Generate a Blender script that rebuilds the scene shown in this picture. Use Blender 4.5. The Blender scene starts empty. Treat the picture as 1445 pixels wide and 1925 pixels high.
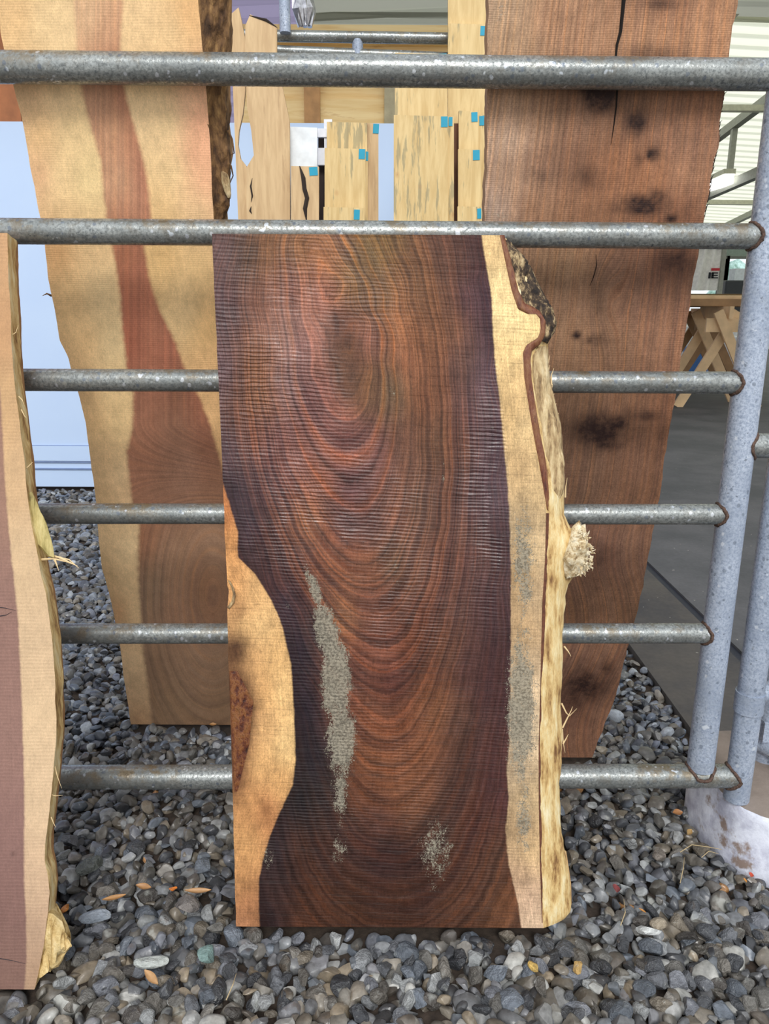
import bpy, bmesh, math, random
import numpy as np
from mathutils import Vector, Matrix, Euler

random.seed(7); np.random.seed(7)
sc = bpy.context.scene
col = sc.collection

# ------------------------------------------------------------------ camera
H, PITCH, ROLL, FPX, W_, H_ = 1.15, math.radians(14.7), math.radians(0.3), 1450.0, 1445, 1925
cam_d = bpy.data.cameras.new('camera')
cam = bpy.data.objects.new('camera', cam_d); col.objects.link(cam)
cam_d.sensor_fit = 'VERTICAL'; cam_d.sensor_height = 36.0
cam_d.lens = 36.0 * FPX / H_
cam_d.clip_start = 0.02; cam_d.clip_end = 300
CR = Matrix.Rotation(math.pi/2 - PITCH, 3, 'X') @ Matrix.Rotation(ROLL, 3, 'Z')
cam.matrix_world = Matrix.Translation((0, 0, H)) @ CR.to_4x4()
sc.camera = cam
CRn = np.array(CR)

# ------------------------------------------------------------------ light
sc.view_settings.view_transform = 'Standard'
sc.view_settings.look = 'None'
sc.view_settings.gamma = 1.0
sc.view_settings.use_curve_mapping = False
sc.view_settings.exposure = 0.12
sc.cycles.use_denoising = True
sc.cycles.max_bounces = 7
sc.cycles.sample_clamp_indirect = 6

world = bpy.data.worlds.new('overcast_sky'); sc.world = world
world.use_nodes = True
wn = world.node_tree; wn.nodes.clear()
wo = wn.nodes.new('ShaderNodeOutputWorld'); wb = wn.nodes.new('ShaderNodeBackground')
wt = wn.nodes.new('ShaderNodeTexCoord'); wsx = wn.nodes.new('ShaderNodeSeparateXYZ')
wr = wn.nodes.new('ShaderNodeValToRGB')
wn.links.new(wt.outputs['Generated'], wsx.inputs[0]); wn.links.new(wsx.outputs['Z'], wr.inputs[0])
wn.links.new(wr.outputs[0], wb.inputs[0]); wn.links.new(wb.outputs[0], wo.inputs[0])
e = wr.color_ramp.elements
e[0].position = 0.0; e[0].color = (.70, .70, .68, 1)
e[1].position = 1.0; e[1].color = (1.0, 1.05, 1.12, 1)
x_ = wr.color_ramp.elements.new(0.02); x_.color = (1.0, 1.02, 1.05, 1)
x_ = wr.color_ramp.elements.new(0.30); x_.color = (1.0, 1.03, 1.06, 1)
wb.inputs[1].default_value = 1.08

def sun(name, strength, angle, elev, az, colr):
    d = bpy.data.lights.new(name, 'SUN'); d.energy = strength; d.angle = math.radians(angle); d.color = colr
    o = bpy.data.objects.new(name, d); col.objects.link(o)
    # az: direction the light comes FROM, measured from -Y (behind the camera) towards +X
    el, a = math.radians(elev), math.radians(az)
    src = Vector((math.sin(a)*math.cos(el), -math.cos(a)*math.cos(el), math.sin(el)))
    o.rotation_euler = (-src).to_track_quat('-Z', 'Y').to_euler()
    return o
sun('soft_sun', 2.0, 20, 39, 4, (1.0, .98, .95))

# ------------------------------------------------------------------ helpers
def lin(c):
    c = np.asarray(c, float)/255.0
    return np.where(c <= .04045, c/12.92, ((c+.055)/1.055)**2.4)
def L4(c): return tuple(lin(c)) + (1.0,)

def ray(px, py):
    px = np.asarray(px, float); py = np.asarray(py, float)
    d = np.stack([px - W_/2, -(py - H_/2), -FPX*np.ones_like(px)], -1)
    return d @ CRn.T
def hit(px, py, y0, k=0.0, yaw=0.0):
    """point where the view ray meets the plane  y = y0 + k*z + yaw*x"""
    d = ray(px, py)
    t = (y0 + k*H) / (d[..., 1] - k*d[..., 2] - yaw*d[..., 0])
    return d*t[..., None] + np.array([0, 0, H])
def ground(px, py, z=0.0):
    d = ray(px, py); t = (z - H)/d[..., 2]
    return d*t[..., None] + np.array([0, 0, H])
def project(P):
    q = (P - np.array([0, 0, H])) @ CRn
    return q[..., 0]/-q[..., 2]*FPX + W_/2, -q[..., 1]/-q[..., 2]*FPX + H_/2

_perm = np.random.RandomState(3).rand(64, 64, 64)
def vnoise(P, s=1.0):
    P = np.asarray(P)*s; i = np.floor(P).astype(int); f = P - i; f = f*f*(3-2*f); i %= 64; j = (i+1) % 64
    g = lambda a, b, c: _perm[a[..., 0], b[..., 1], c[..., 2]]
    x0 = g(i, i, i)*(1-f[..., 0]) + g(j, i, i)*f[..., 0]; x1 = g(i, j, i)*(1-f[..., 0]) + g(j, j, i)*f[..., 0]
    x2 = g(i, i, j)*(1-f[..., 0]) + g(j, i, j)*f[..., 0]; x3 = g(i, j, j)*(1-f[..., 0]) + g(j, j, j)*f[..., 0]
    y0 = x0*(1-f[..., 1]) + x1*f[..., 1]; y1 = x2*(1-f[..., 1]) + x3*f[..., 1]
    return (y0*(1-f[..., 2]) + y1*f[..., 2])*2 - 1
def fnoise(P, s, o=4):
    r = 0
    for k in range(o): r = r + vnoise(np.asarray(P)+k*7.3, s*2**k)/2**k
    return r

def tag(o, label=None, cat=None, group=None, kind=None):
    if label: o['label'] = label
    if cat: o['category'] = cat
    if group: o['group'] = group
    if kind: o['kind'] = kind
    return o
def empty(name, loc=(0, 0, 0)):
    o = bpy.data.objects.new(name, None); o.empty_display_size = .05; o.location = loc; col.objects.link(o); return o
def setparent(c, p):
    c.parent = p; c.matrix_parent_inverse = Matrix.Translation(-Vector(p.location)) if p.type == 'EMPTY' else Matrix()
def mesh_obj(name, V, F, mats, parent=None, fmat=None, smooth=False, angle=None, attrs=None):
    me = bpy.data.meshes.new(name)
    me.from_pydata(np.asarray(V).tolist(), [], [list(map(int, f)) for f in F])
    for m in (mats if isinstance(mats, (list, tuple)) else [mats]): me.materials.append(m)
    if fmat is not None: me.polygons.foreach_set('material_index', np.asarray(fmat, np.int32))
    if smooth or angle: me.polygons.foreach_set('use_smooth', np.ones(len(me.polygons), bool))
    if attrs:
        for k, a in attrs.items():
            a = np.asarray(a, np.float32)
            if a.ndim == 1:
                at = me.attributes.new(k, 'FLOAT', 'POINT'); at.data.foreach_set('value', a)
            else:
                at = me.attributes.new(k, 'FLOAT_COLOR', 'POINT')
                at.data.foreach_set('color', np.concatenate([a, np.ones((len(a), 1), np.float32)], 1).ravel())
    me.update()
    if angle: me.set_sharp_from_angle(angle=math.radians(angle))
    o = bpy.data.objects.new(name, me); col.objects.link(o)
    if parent: setparent(o, parent)
    return o

class MB:
    def __init__(s): s.V = []; s.F = []; s.n = 0
    def add(s, V, F):
        s.V.append(np.asarray(V, float)); s.F += [[i+s.n for i in f] for f in F]; s.n += len(V); return s
    def box(s, c, d, R=None):
        c = np.asarray(c, float); d = np.asarray(d, float)/2
        V = np.array([[x, y, z] for z in (-1, 1) for y in (-1, 1) for x in (-1, 1)])*d
        if R is not None: V = V @ np.array(R).T
        return s.add(V + c, [(0, 2, 3, 1), (4, 5, 7, 6), (0, 1, 5, 4), (2, 6, 7, 3), (0, 4, 6, 2), (1, 3, 7, 5)])
    def beam(s, a, b, w, t, up=(0, 0, 1)):
        """rectangular bar from a to b, w across and t thick"""
        a = Vector(a); b = Vector(b); d = (b-a); z = d.normalized(); x = Vector(up).cross(z)
        if x.length < 1e-4: x = Vector((1, 0, 0)).cross(z)
        x.normalize(); y = z.cross(x)
        R = Matrix((x, y, z)).transposed()
        return s.box((a+b)/2, (w, t, d.length), R)
    def tube(s, pts, r, seg=20, cap=True, noise=0):
        P = [Vector(p) for p in pts]; n = len(P); r = [r]*n if np.isscalar(r) else list(r)
        t0 = (P[1]-P[0]).normalized(); u = t0.orthogonal().normalized(); V = []
        for i in range(n):
            t = (P[min(i+1, n-1)] - P[max(i-1, 0)]).normalized()
            u = (u - t*u.dot(t)).normalized(); v = t.cross(u)
            for k in range(seg):
                a = 2*math.pi*k/seg; rr = r[i]*(1 + (random.uniform(-noise, noise) if noise else 0))
                V.append(P[i] + u*math.cos(a)*rr + v*math.sin(a)*rr)
        F = [(i*seg+k, i*seg+(k+1) % seg, (i+1)*seg+(k+1) % seg, (i+1)*seg+k) for i in range(n-1) for k in range(seg)]
        if cap: F += [tuple(range(seg))[::-1], tuple(range((n-1)*seg, n*seg))]
        return s.add([tuple(v) for v in V], F)
    def build(s, name, mat, parent=None, **k):
        return mesh_obj(name, np.concatenate(s.V), s.F, mat, parent, **k)

# ------------------------------------------------------------------ node helpers
class N:
    def __init__(s, name):
        s.m = bpy.data.materials.new(name); s.m.use_nodes = True; s.t = s.m.node_tree; s.t.nodes.clear()
        s.out = s.t.nodes.new('ShaderNodeOutputMaterial'); s.b = s.t.nodes.new('ShaderNodeBsdfPrincipled')
        s.t.links.new(s.b.outputs[0], s.out.inputs[0])
    def put(s, sock, v):
        if v is None: return
        if isinstance(v, bpy.types.NodeSocket): s.t.links.new(v, sock)
        elif sock.type == 'RGBA' and not np.isscalar(v): sock.default_value = tuple(v) if len(v) == 4 else tuple(v)+(1,)
        elif sock.type == 'RGBA': sock.default_value = (v, v, v, 1)
        else: sock.default_value = v
    def n(s, t, ins=None, **pr):
        nd = s.t.nodes.new('ShaderNode'+t)
        for k, v in pr.items(): setattr(nd, k, v)
        for k, v in (ins or {}).items(): s.put(nd.inputs[k], v)
        return nd
    def math(s, op, a, b=None, clamp=False):
        nd = s.n('Math', operation=op, use_clamp=clamp); s.put(nd.inputs[0], a); s.put(nd.inputs[1], b); return nd.outputs[0]
    def mix(s, f, a, b, mode='MIX'):
        nd = s.n('Mix', data_type='RGBA', blend_type=mode); s.put(nd.inputs[0], f); s.put(nd.inputs[6], a); s.put(nd.inputs[7], b)
        return nd.outputs[2]
    def attr(s, name, c=False): return s.n('Attribute', attribute_name=name).outputs['Color' if c else 'Fac']
    def coord(s, k='Object'): return s.n('TexCoord').outputs[k]
    def mapping(s, v, scale, loc=(0, 0, 0), rot=(0, 0, 0)):
        return s.n('Mapping', {'Vector': v, 'Scale': scale, 'Location': loc, 'Rotation': rot}).outputs[0]
    def noise(s, v, scale, detail=3, rough=.55, dist=0, dim='3D', w=None):
        nd = s.n('TexNoise', noise_dimensions=dim)
        if dim != '1D': s.put(nd.inputs['Vector'], v)
        if w is not None: s.put(nd.inputs['W'], w)
        nd.inputs['Scale'].default_value = scale; nd.inputs['Detail'].default_value = detail
        nd.inputs['Roughness'].default_value = rough; nd.inputs['Distortion'].default_value = dist
        return nd.outputs[0]
    def ss(s, x, a, b, lo=0, hi=1):
        nd = s.n('MapRange', interpolation_type='SMOOTHSTEP')
        for i, v in enumerate((x, a, b, lo, hi)): s.put(nd.inputs[i], v)
        return nd.outputs[0]
    def lr(s, x, a, b, lo=0, hi=1):
        nd = s.n('MapRange')
        for i, v in enumerate((x, a, b, lo, hi)): s.put(nd.inputs[i], v)
        return nd.outputs[0]
    def ramp(s, x, stops):
        nd = s.n('ValToRGB', {0: x}); el = nd.color_ramp.elements
        while len(el) < len(stops): el.new(.5)
        for e_, (p, c) in zip(el, stops): e_.position = p; e_.color = c if len(c) == 4 else tuple(c)+(1,)
        return nd.outputs[0]
    def bump(s, h, strength=.5, dist=.002):
        nd = s.n('Bump', {'Strength': strength, 'Distance': dist, 'Height': h}); return nd.outputs[0]
    def fin(s, color, rough=.6, normal=None, metal=0, spec=.5, **k):
        s.put(s.b.inputs['Base Color'], color); s.put(s.b.inputs['Roughness'], rough); s.put(s.b.inputs['Metallic'], metal)
        s.put(s.b.inputs['Specular IOR Level'], spec)
        if normal is not None: s.t.links.new(normal, s.b.inputs['Normal'])
        for a, v in k.items(): s.put(s.b.inputs[a.replace('_', ' ')], v)
        return s.m
def simple(name, c, rough=.6, metal=0, var=.12, scale=20, bump=0, bscale=60):
    m = N(name); co = m.coord()
    nz = m.noise(co, scale, 5)
    c_ = m.mix(1.0, L4(c), m.lr(nz, .3, .7, 1-var, 1+var), 'MULTIPLY')
    nm = m.bump(m.noise(co, bscale, 4), bump, .002) if bump else None
    return m.fin(c_, rough, nm, metal)

# ------------------------------------------------------------------ materials
def galvanized(name, base=(150, 158, 165), dark=(88, 96, 102), dirt=(112, 104, 88), dirt_amt=.5, rough=.42, metal=.55, spots=True):
    m = N(name); co = m.coord()
    sp = m.noise(co, 190, 5, .75); big = m.noise(co, 7, 4, .6)
    v = m.n('TexVoronoi', {'Vector': co, 'Scale': 260.0}).outputs['Distance']
    c = m.mix(m.ss(sp, .32, .64), L4(dark), L4(base))
    c = m.mix(m.ss(big, .42, .62, 0, .45), c, L4(dark))
    d = m.math('MULTIPLY', m.ss(m.noise(co, 30, 5, .7), .45, .62), m.ss(m.noise(co, 3.5, 3), .35, .6))
    nz = m.n('SeparateXYZ', {0: m.n('NewGeometry').outputs['Normal']}).outputs['Z']
    d = m.math('MULTIPLY', d, m.lr(nz, -.2, .8, .25, 1))          # dirt settles on upward faces
    c = m.mix(m.math('MULTIPLY', d, dirt_amt, True), c, L4(dirt))
    if spots:
        s_ = m.ss(m.noise(co, 55, 2, .5), .68, .74)
        c = m.mix(m.math('MULTIPLY', s_, .8), c, L4((205, 212, 220)))
        s2 = m.ss(m.noise(m.mapping(co, (1, 1, 1), (3, 1, 5)), 120, 2, .5), .66, .72)
        c = m.mix(m.math('MULTIPLY', s2, .55), c, L4((60, 68, 76)))
    if spots:
        vo = m.n('TexVoronoi', {'Vector': m.mapping(co, (1, 1, .8)), 'Scale': 75.0})
        d_ = m.math('ADD', vo.outputs['Distance'], m.math('MULTIPLY', m.math('SUBTRACT', m.noise(co, 200, 3), .5), .35))
        rs_n = m.n('SeparateColor', {0: vo.outputs['Color']})
        c = m.mix(m.math('MULTIPLY', m.math('MULTIPLY', m.ss(d_, .30, .20), m.ss(rs_n.outputs[0], .62, .66)), .6), c, L4((96, 106, 120)))
        c = m.mix(m.math('MULTIPLY', m.math('MULTIPLY', m.ss(d_, .30, .18), m.ss(rs_n.outputs[1], .84, .88)), .55), c, L4((216, 220, 226)))
    r = m.lr(sp, .35, .65, rough+.16, rough-.18)
    h = m.math('ADD', m.noise(co, 170, 3, .6), m.math('MULTIPLY', m.noise(co, 40, 2), 1.5))
    return m.fin(c, r, m.bump(h, .35, .0012), metal)

GALV = galvanized('galvanized_rail', (164, 168, 166), (98, 102, 102), (118, 106, 86), 1.0, .34, .5)
GALV_POST = galvanized('galvanized_post', (182, 192, 208), (132, 144, 164), (128, 126, 110), .25, .5, .25)
RUST = simple('rusty_weld', (84, 64, 54), .85, 0, .6, 260, 1.0, 300)

def wood(name, grain_scale=6.0, grain_amt=.5, streak=0.0, fibre=.18, saw=.25, saw_freq=150, rough=.55, wet=0.0, warp=.15,
         grey=(128, 124, 112), speck=.3, sapblend=3.0, ang=0.0, saw_col=.12, ripple=.0, mottle=.12, gth=1.02, sawmin=1.0, spec=.5, grit=.12):
    """cut face of a board; point attributes: ch heart colour, cs sapwood colour, F growth ring value, sd signed distance (px) into the sapwood,
       gr sawdust amount, st stain amount"""
    m = N(name); co = m.coord()
    n1 = m.noise(co, 16, 4, .6)
    F = m.math('ADD', m.attr('F'), m.math('MULTIPLY', m.math('SUBTRACT', n1, .5), warp))
    fine = m.noise(m.mapping(co, (1, 1, .12)), 240, 4, .65)
    F = m.math('ADD', F, m.math('MULTIPLY', m.math('SUBTRACT', fine, .5), warp*.35))
    g1 = m.noise(None, grain_scale, 5, .62, 0, '1D', F)
    dark = m.lr(g1, .32, .68, 1-grain_amt, 1+grain_amt*.75)
    hc = m.n('HueSaturation', {'Saturation': .87, 'Color': m.attr('ch', True)}).outputs[0]
    ch = m.mix(1.0, hc, dark, 'MULTIPLY')
    if streak:
        fade = m.lr(m.noise(m.mapping(co, (1, 1, .35)), 9, 3), .35, .65, .35, 1.0)
        g2 = m.noise(None, 1.9, 3, .55, 0, '1D', m.math('ADD', F, 17.3))
        g3 = m.noise(None, 4.2, 2, .5, 0, '1D', m.math('ADD', F, 41.0))
        ch = m.mix(m.math('MULTIPLY', m.math('MULTIPLY', m.ss(g2, .52, .62), streak), fade), ch, m.mix(1.0, ch, (1.75, 1.45, 1.05, 1), 'MULTIPLY'))
        ch = m.mix(m.math('MULTIPLY', m.math('MULTIPLY', m.ss(g2, .47, .38), streak), fade), ch, m.mix(1.0, ch, (.42, .36, .44, 1), 'MULTIPLY'))
        ch = m.mix(m.math('MULTIPLY', m.math('MULTIPLY', m.ss(g3, .58, .64), streak*.75), fade), ch, m.mix(1.0, ch, (1.9, 1.45, .95, 1), 'MULTIPLY'))
        ch = m.mix(m.math('MULTIPLY', m.math('MULTIPLY', m.ss(g3, .42, .37), streak*.7), fade), ch, m.mix(1.0, ch, (.45, .4, .48, 1), 'MULTIPLY'))
    cs = m.mix(1.0, m.n('HueSaturation', {'Saturation': .93, 'Color': m.attr('cs', True)}).outputs[0], m.lr(g1, .3, .7, 1-grain_amt*.32, 1+grain_amt*.2), 'MULTIPLY')
    blot = m.noise(m.mapping(co, (1, 1, .7)), 38, 5, .7)
    ch = m.mix(1.0, ch, m.lr(blot, .3, .7, 1-mottle, 1+mottle), 'MULTIPLY')
    cs = m.mix(1.0, cs, m.lr(blot, .3, .7, 1-mottle*1.3, 1+mottle*1.1), 'MULTIPLY')
    edge = m.math('ADD', m.attr('sd'), m.math('MULTIPLY', m.math('SUBTRACT', m.noise(co, 60, 4, .7), .5), sapblend*1.3 + 2))
    c = m.mix(m.ss(edge, -sapblend, sapblend), ch, cs)
    # fibres and pores
    c = m.mix(1.0, c, m.lr(fine, .3, .7, 1-fibre, 1+fibre), 'MULTIPLY')
    c = m.mix(1.0, c, m.lr(m.noise(m.mapping(co, (1, 1, .6)), 520, 2, .7), .3, .7, 1-grit, 1+grit), 'MULTIPLY')
    pz = m.noise(m.mapping(co, (1, 1, .35)), 330, 3, .6)
    c = m.mix(m.ss(pz, .6, .72, 0, speck), c, m.mix(1.0, c, (.35, .3, .28, 1), 'MULTIPLY'))
    # band saw marks across the board
    crd = m.mapping(co, (1, 1, 1), (0, 0, 0), (0, ang, 0))
    z = m.n('SeparateXYZ', {0: crd}).outputs['Z']
    zz = m.math('ADD', m.math('MULTIPLY', z, saw_freq), m.math('MULTIPLY', m.noise(m.mapping(co, (1, 1, 2.5)), 9, 3), 2.2))
    wv = m.math('SINE', m.math('MULTIPLY', zz, 6.2832))
    lines = m.noise(m.mapping(crd, (6, 6, 330)), 1.0, 3, .7)
    msk = m.ss(m.noise(co, 7, 3, .6), .36, .6)
    sw = m.math('MULTIPLY', wv, m.math('MULTIPLY', m.math('ADD', m.math('MULTIPLY', msk, .9), .12), m.lr(m.attr('wt'), 0, .8, sawmin, 1.25)))
    sl = m.ss(lines, .56, .68)
    c = m.mix(m.math('MULTIPLY', sl, saw_col*1.6), c, m.mix(1.0, c, (.42, .36, .36, 1), 'MULTIPLY'))
    c = m.mix(m.math('MULTIPLY', m.ss(sw, .2, .9), saw_col*2.0), c, m.mix(1.0, c, (.45, .4, .42, 1), 'MULTIPLY'))
    # stains
    st = m.math('MULTIPLY', m.attr('st'), m.lr(m.noise(co, 45, 5, .75), .3, .7, .55, 1.3), True)
    c = m.mix(st, c, L4((44, 26, 22)))
    gn = m.math('ADD', m.math('MULTIPLY', m.math('SUBTRACT', m.noise(m.mapping(co, (1, 1, .6)), 70, 6, .8), .5), 2.4), m.math('MULTIPLY', m.math('SUBTRACT', m.noise(co, 480, 2), .5), 1.6))
    gm = m.math('MULTIPLY', m.ss(m.math('ADD', m.attr('gr'), gn), .5, .62), m.ss(m.attr('gr'), .04, .15))
    c = m.mix(m.math('MULTIPLY', gm, .88), c, m.mix(m.ss(m.noise(co, 230, 4, .75), .42, .6), L4(grey), L4(tuple(v*.66 for v in grey))))
    h = m.math('ADD', m.math('MULTIPLY', sw, .6), m.math('MULTIPLY', sl, -.5))
    h = m.math('ADD', h, m.math('MULTIPLY', fine, .5))
    h = m.math('ADD', h, m.math('MULTIPLY', m.noise(co, 30, 3), ripple))
    rr = m.lr(fine, .3, .7, rough-.06, rough+.1)
    sp = spec
    if wet:
        w_ = m.math('MULTIPLY', m.attr('wt'), m.lr(m.noise(m.mapping(co, (1, 1, .5)), 26, 4, .7), .35, .65, .3, 1.2), True)
        rr = m.mix(w_, rr, wet); sp = m.lr(w_, 0, 1, spec, .62)
        h = m.math('MULTIPLY', h, m.lr(w_, 0, 1, .8, 2.2))
    rr = m.mix(gm, rr, .85)
    return m.fin(c, rr, m.bump(h, saw, .0016), 0, sp)

WOOD_MAIN = wood('dark_heartwood', 7.0, .34, .55, .16, .6, 158, .50, .2, .16, (150, 143, 126), .40, 2.2, -.035, .12, 0, .24, .5, .22, .16, .22)
WOOD_PALE = wood('pale_spalted_wood', 3.0, .12, .16, .07, .10, 260, .62, 0, .25, (150, 140, 120), .10, 6, 0, .04, 0, .12, .5, 1, .3, .13)
WOOD_BROWN = wood('brown_heartwood', 4.0, .20, .30, .14, .15, 300, .66, 0, .2, (178, 160, 140), .45, 5, 0, .06, 0, .18, .5, 1, .3, .22)
WOOD_FRONT = wood('dusty_brown_wood', 3.0, .07, 0, .06, .12, 165, .66, 0, .2, (190, 150, 125), .14, 3, 0, .05, 0, .08, .5, 1, .3, .10)

def barkmat(name, cols, scale=14, stretch=.22, rough=.8, bump=.9):
    m = N(name); co = m.coord()
    a = m.noise(m.mapping(co, (1, 1, stretch)), scale*4, 6, .72)
    b = m.noise(co, scale*1.3, 4, .6)
    f = m.math('ADD', m.math('MULTIPLY', a, .75), m.math('MULTIPLY', b, .25))
    k = len(cols)
    c = m.ramp(f, [(.36+.28*i/(k-1), L4(q)) for i, q in enumerate(cols)])
    return m.fin(c, rough, m.bump(a, bump, .006))
BARK = barkmat('rough_bark', [(24, 18, 16), (40, 30, 24), (74, 58, 42), (170, 146, 108), (206, 184, 144)], 17, .55, .8, 1.0)
BARK_BROWN = barkmat('brown_bark', [(48, 32, 20), (92, 64, 38), (132, 98, 60), (176, 138, 88)], 14, .12)
SHAVED = barkmat('shaved_sapwood', [(118, 82, 48), (182, 146, 92), (216, 186, 128), (226, 206, 156), (236, 222, 184)], 14, .2, .6, 1.0)
SHAVED_DRY = barkmat('dry_inner_bark', [(84, 64, 44), (164, 136, 96), (206, 182, 138), (224, 206, 168)], 18, .14, .75, 1.0)
FRAYED = barkmat('frayed_wood_end', [(140, 108, 72), (214, 190, 146), (244, 230, 198), (252, 242, 216)], 26, 1.0, .75, 1.0)
CAMBIUM = barkmat('red_inner_bark', [(60, 24, 18), (112, 62, 40), (132, 88, 56), (92, 50, 34)], 18, .2, .5, .8)
SPLINTER = simple('splinter_wood', (222, 196, 150), .7)
DARKSIDE = simple('board_edge_wood', (150, 110, 70), .7, 0, .2, 40, .3, 120)

# ------------------------------------------------------------------ slab builder
def rbf(pts, vals, Q):
    pts = np.asarray(pts, float)/100; vals = np.asarray(vals, float); Q = np.asarray(Q, float)/100
    d = np.sqrt(((pts[:, None]-pts[None])**2).sum(-1) + .02)
    A = np.block([[d + np.eye(len(pts))*-.02, np.ones((len(pts), 1))], [np.ones((1, len(pts))), np.zeros((1, 1))]])
    w = np.linalg.solve(A, np.append(vals, 0))
    out = np.empty(len(Q))
    for i in range(0, len(Q), 8000):
        q = Q[i:i+8000]; dd = np.sqrt(((q[:, None]-pts[None])**2).sum(-1) + .02)
        out[i:i+8000] = dd @ w[:-1] + w[-1]
    return out
def colfield(ctrl, X, Y, sx=45, sy=70):
    P = np.array([(c[0], c[1]) for c in ctrl], float); C = lin(np.array([c[2] for c in ctrl], float))
    out = np.empty((len(X), 3))
    for i in range(0, len(X), 8000):
        d = ((X[i:i+8000, None]-P[None, :, 0])/sx)**2 + ((Y[i:i+8000, None]-P[None, :, 1])/sy)**2
        w = np.exp(-np.sqrt(d)*1.9) + 1e-9
        out[i:i+8000] = (w @ C)/w.sum(1, keepdims=True)
    return out
def blob(X, Y, lst, pw=1.15):
    r = np.zeros_like(X)
    for (x, y, sx, sy, a, *rot) in lst:
        t = math.radians(rot[0]) if rot else 0
        dx, dy = X-x, Y-y; u = dx*math.cos(t)+dy*math.sin(t); v = -dx*math.sin(t)+dy*math.cos(t)
        r = np.maximum(r, a*np.exp(-((u/sx)**2+(v/sy)**2)**pw))
    return r
def poly(pts, y): p = np.array(pts, float); return np.interp(y, p[:, 0], p[:, 1])

def slab(parent, name, y0, k, z0, z1, left, right, outer, thick, mats, fields, nx=110, nz=300, outer_depth=.85,
         left_in=0.0, side_noise=.002, edge_noise=0.0, seed=0, ns=8):
    """left/right/outer: photo outlines [(px,py)..] of the cut face (and of the rim behind it), cast onto the board's own planes"""
    nrm = np.array([0, -1, k]); nrm = nrm/np.linalg.norm(nrm)      # faces the camera
    def xz(pl, yy):
        pl = np.array(pl, float); q = hit(pl[:, 0], pl[:, 1], yy, k); o = np.argsort(q[:, 2]); return q[o, 2], q[o, 0]
    zs = np.linspace(z0, z1, nz)
    lz, lx = xz(left, y0); rz, rx = xz(right, y0)
    Lx = np.interp(zs, lz, lx); Rx = np.interp(zs, rz, rx)
    sr = np.random.RandomState(seed)
    if edge_noise:
        zz = np.stack([zs*0+seed, zs*0, zs], -1)
        Rx = Rx + fnoise(zz, 30, 4)*edge_noise; Lx = Lx + fnoise(zz+5, 30, 4)*edge_noise
    if outer is not None:
        d = thick*outer_depth; yo = y0 + d*math.sqrt(1+k*k)
        oz, ox = xz(outer, yo); Ox = np.interp(zs + k*d*0, oz, ox); Ox = np.maximum(Ox, Rx-.01)
    else:
        Ox = Rx - .004
    rows = []
    for i, z in enumerate(zs):
        base = lambda x, dep: np.stack([x, y0 + k*z + 0*x, z + 0*x], -1) - nrm*np.asarray(dep)[..., None] if np.ndim(dep) else np.stack([x, y0+k*z+0*x, z+0*x], -1) - nrm*dep
        f = base(np.linspace(Lx[i], Rx[i], nx), np.zeros(nx))
        t = np.linspace(0, 1, ns+1)[1:]
        sx_ = Rx[i] + (Ox[i]-Rx[i])*np.sin(t*math.pi/2)**.9
        s_ = base(sx_, t*thick*outer_depth)
        b1 = base(np.array([Ox[i]-.002, Lx[i]+left_in+.002]), np.array([thick, thick]))
        l_ = base(np.array([Lx[i]+left_in*.9, Lx[i]+left_in*.4]), np.array([thick*.66, thick*.3]))
        rows.append(np.concatenate([f, s_, b1, l_]))
    V = np.array(rows); m = V.shape[1]
    # roughness of the live edge only
    side = np.zeros(m, bool); side[nx:nx+ns] = True
    nz_ = fnoise(V[:, side], 26, 4)*side_noise
    V[:, side, 0] += nz_; V[:, side, 1] += nz_*.5
    z_i = np.arange(nz-1)[:, None]*m; j = np.arange(m)[None]
    a = z_i+j; b = z_i+(j+1) % m
    F = np.stack([a, b, b+m, a+m], -1).reshape(-1, 4)
    fm = np.where((np.arange(m) < nx-1), 0, np.where((np.arange(m) < nx+ns-1), 1, 2)); fm[-1] = 2
    fmat = np.tile(fm, nz-1)
    faces = F.tolist() + [list(range(m))[::-1], list(range((nz-1)*m, nz*m))]
    fmat = list(fmat) + [2, 2]
    Vf = V.reshape(-1, 3); X, Y = project(Vf)
    o = mesh_obj(name, Vf, faces, mats, parent, fmat, angle=35, attrs=fields(X, Y, Vf))
    return o, nrm

# ================================================================== SETTING
def ridge(name, x0, x1, y0, y1, zf, pitch, depth, mat, nseg=1):
    """ribbed roof sheet: ribs run along X, height given by zf(y)"""
    ys = []; y = y0
    while y < y1:
        ys += [(y, 0), (y+pitch*.42, 0), (y+pitch*.5, depth), (y+pitch*.62, depth), (y+pitch*.70, 0), (y+pitch*.76, -.006), (y+pitch*.80, 0)]
        y += pitch
    V = []; xs = np.linspace(x0, x1, nseg+1)
    for (yy, d) in ys:
        for xx in xs: V.append((xx, yy, zf(yy, xx)+d))
    n = nseg+1
    F = [(i*n+j, i*n+j+1, (i+1)*n+j+1, (i+1)*n+j) for i in range(len(ys)-1) for j in range(nseg)]
    return mesh_obj(name, V, F, mat)

GROUNDM = simple('dark_soil', (58, 48, 40), .95, 0, .4, 60, .8, 150)
tag(MB().box((-.4, 3.2, -.045), (7.5, 9, .03)).build('ground', GROUNDM), kind='structure')

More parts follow.
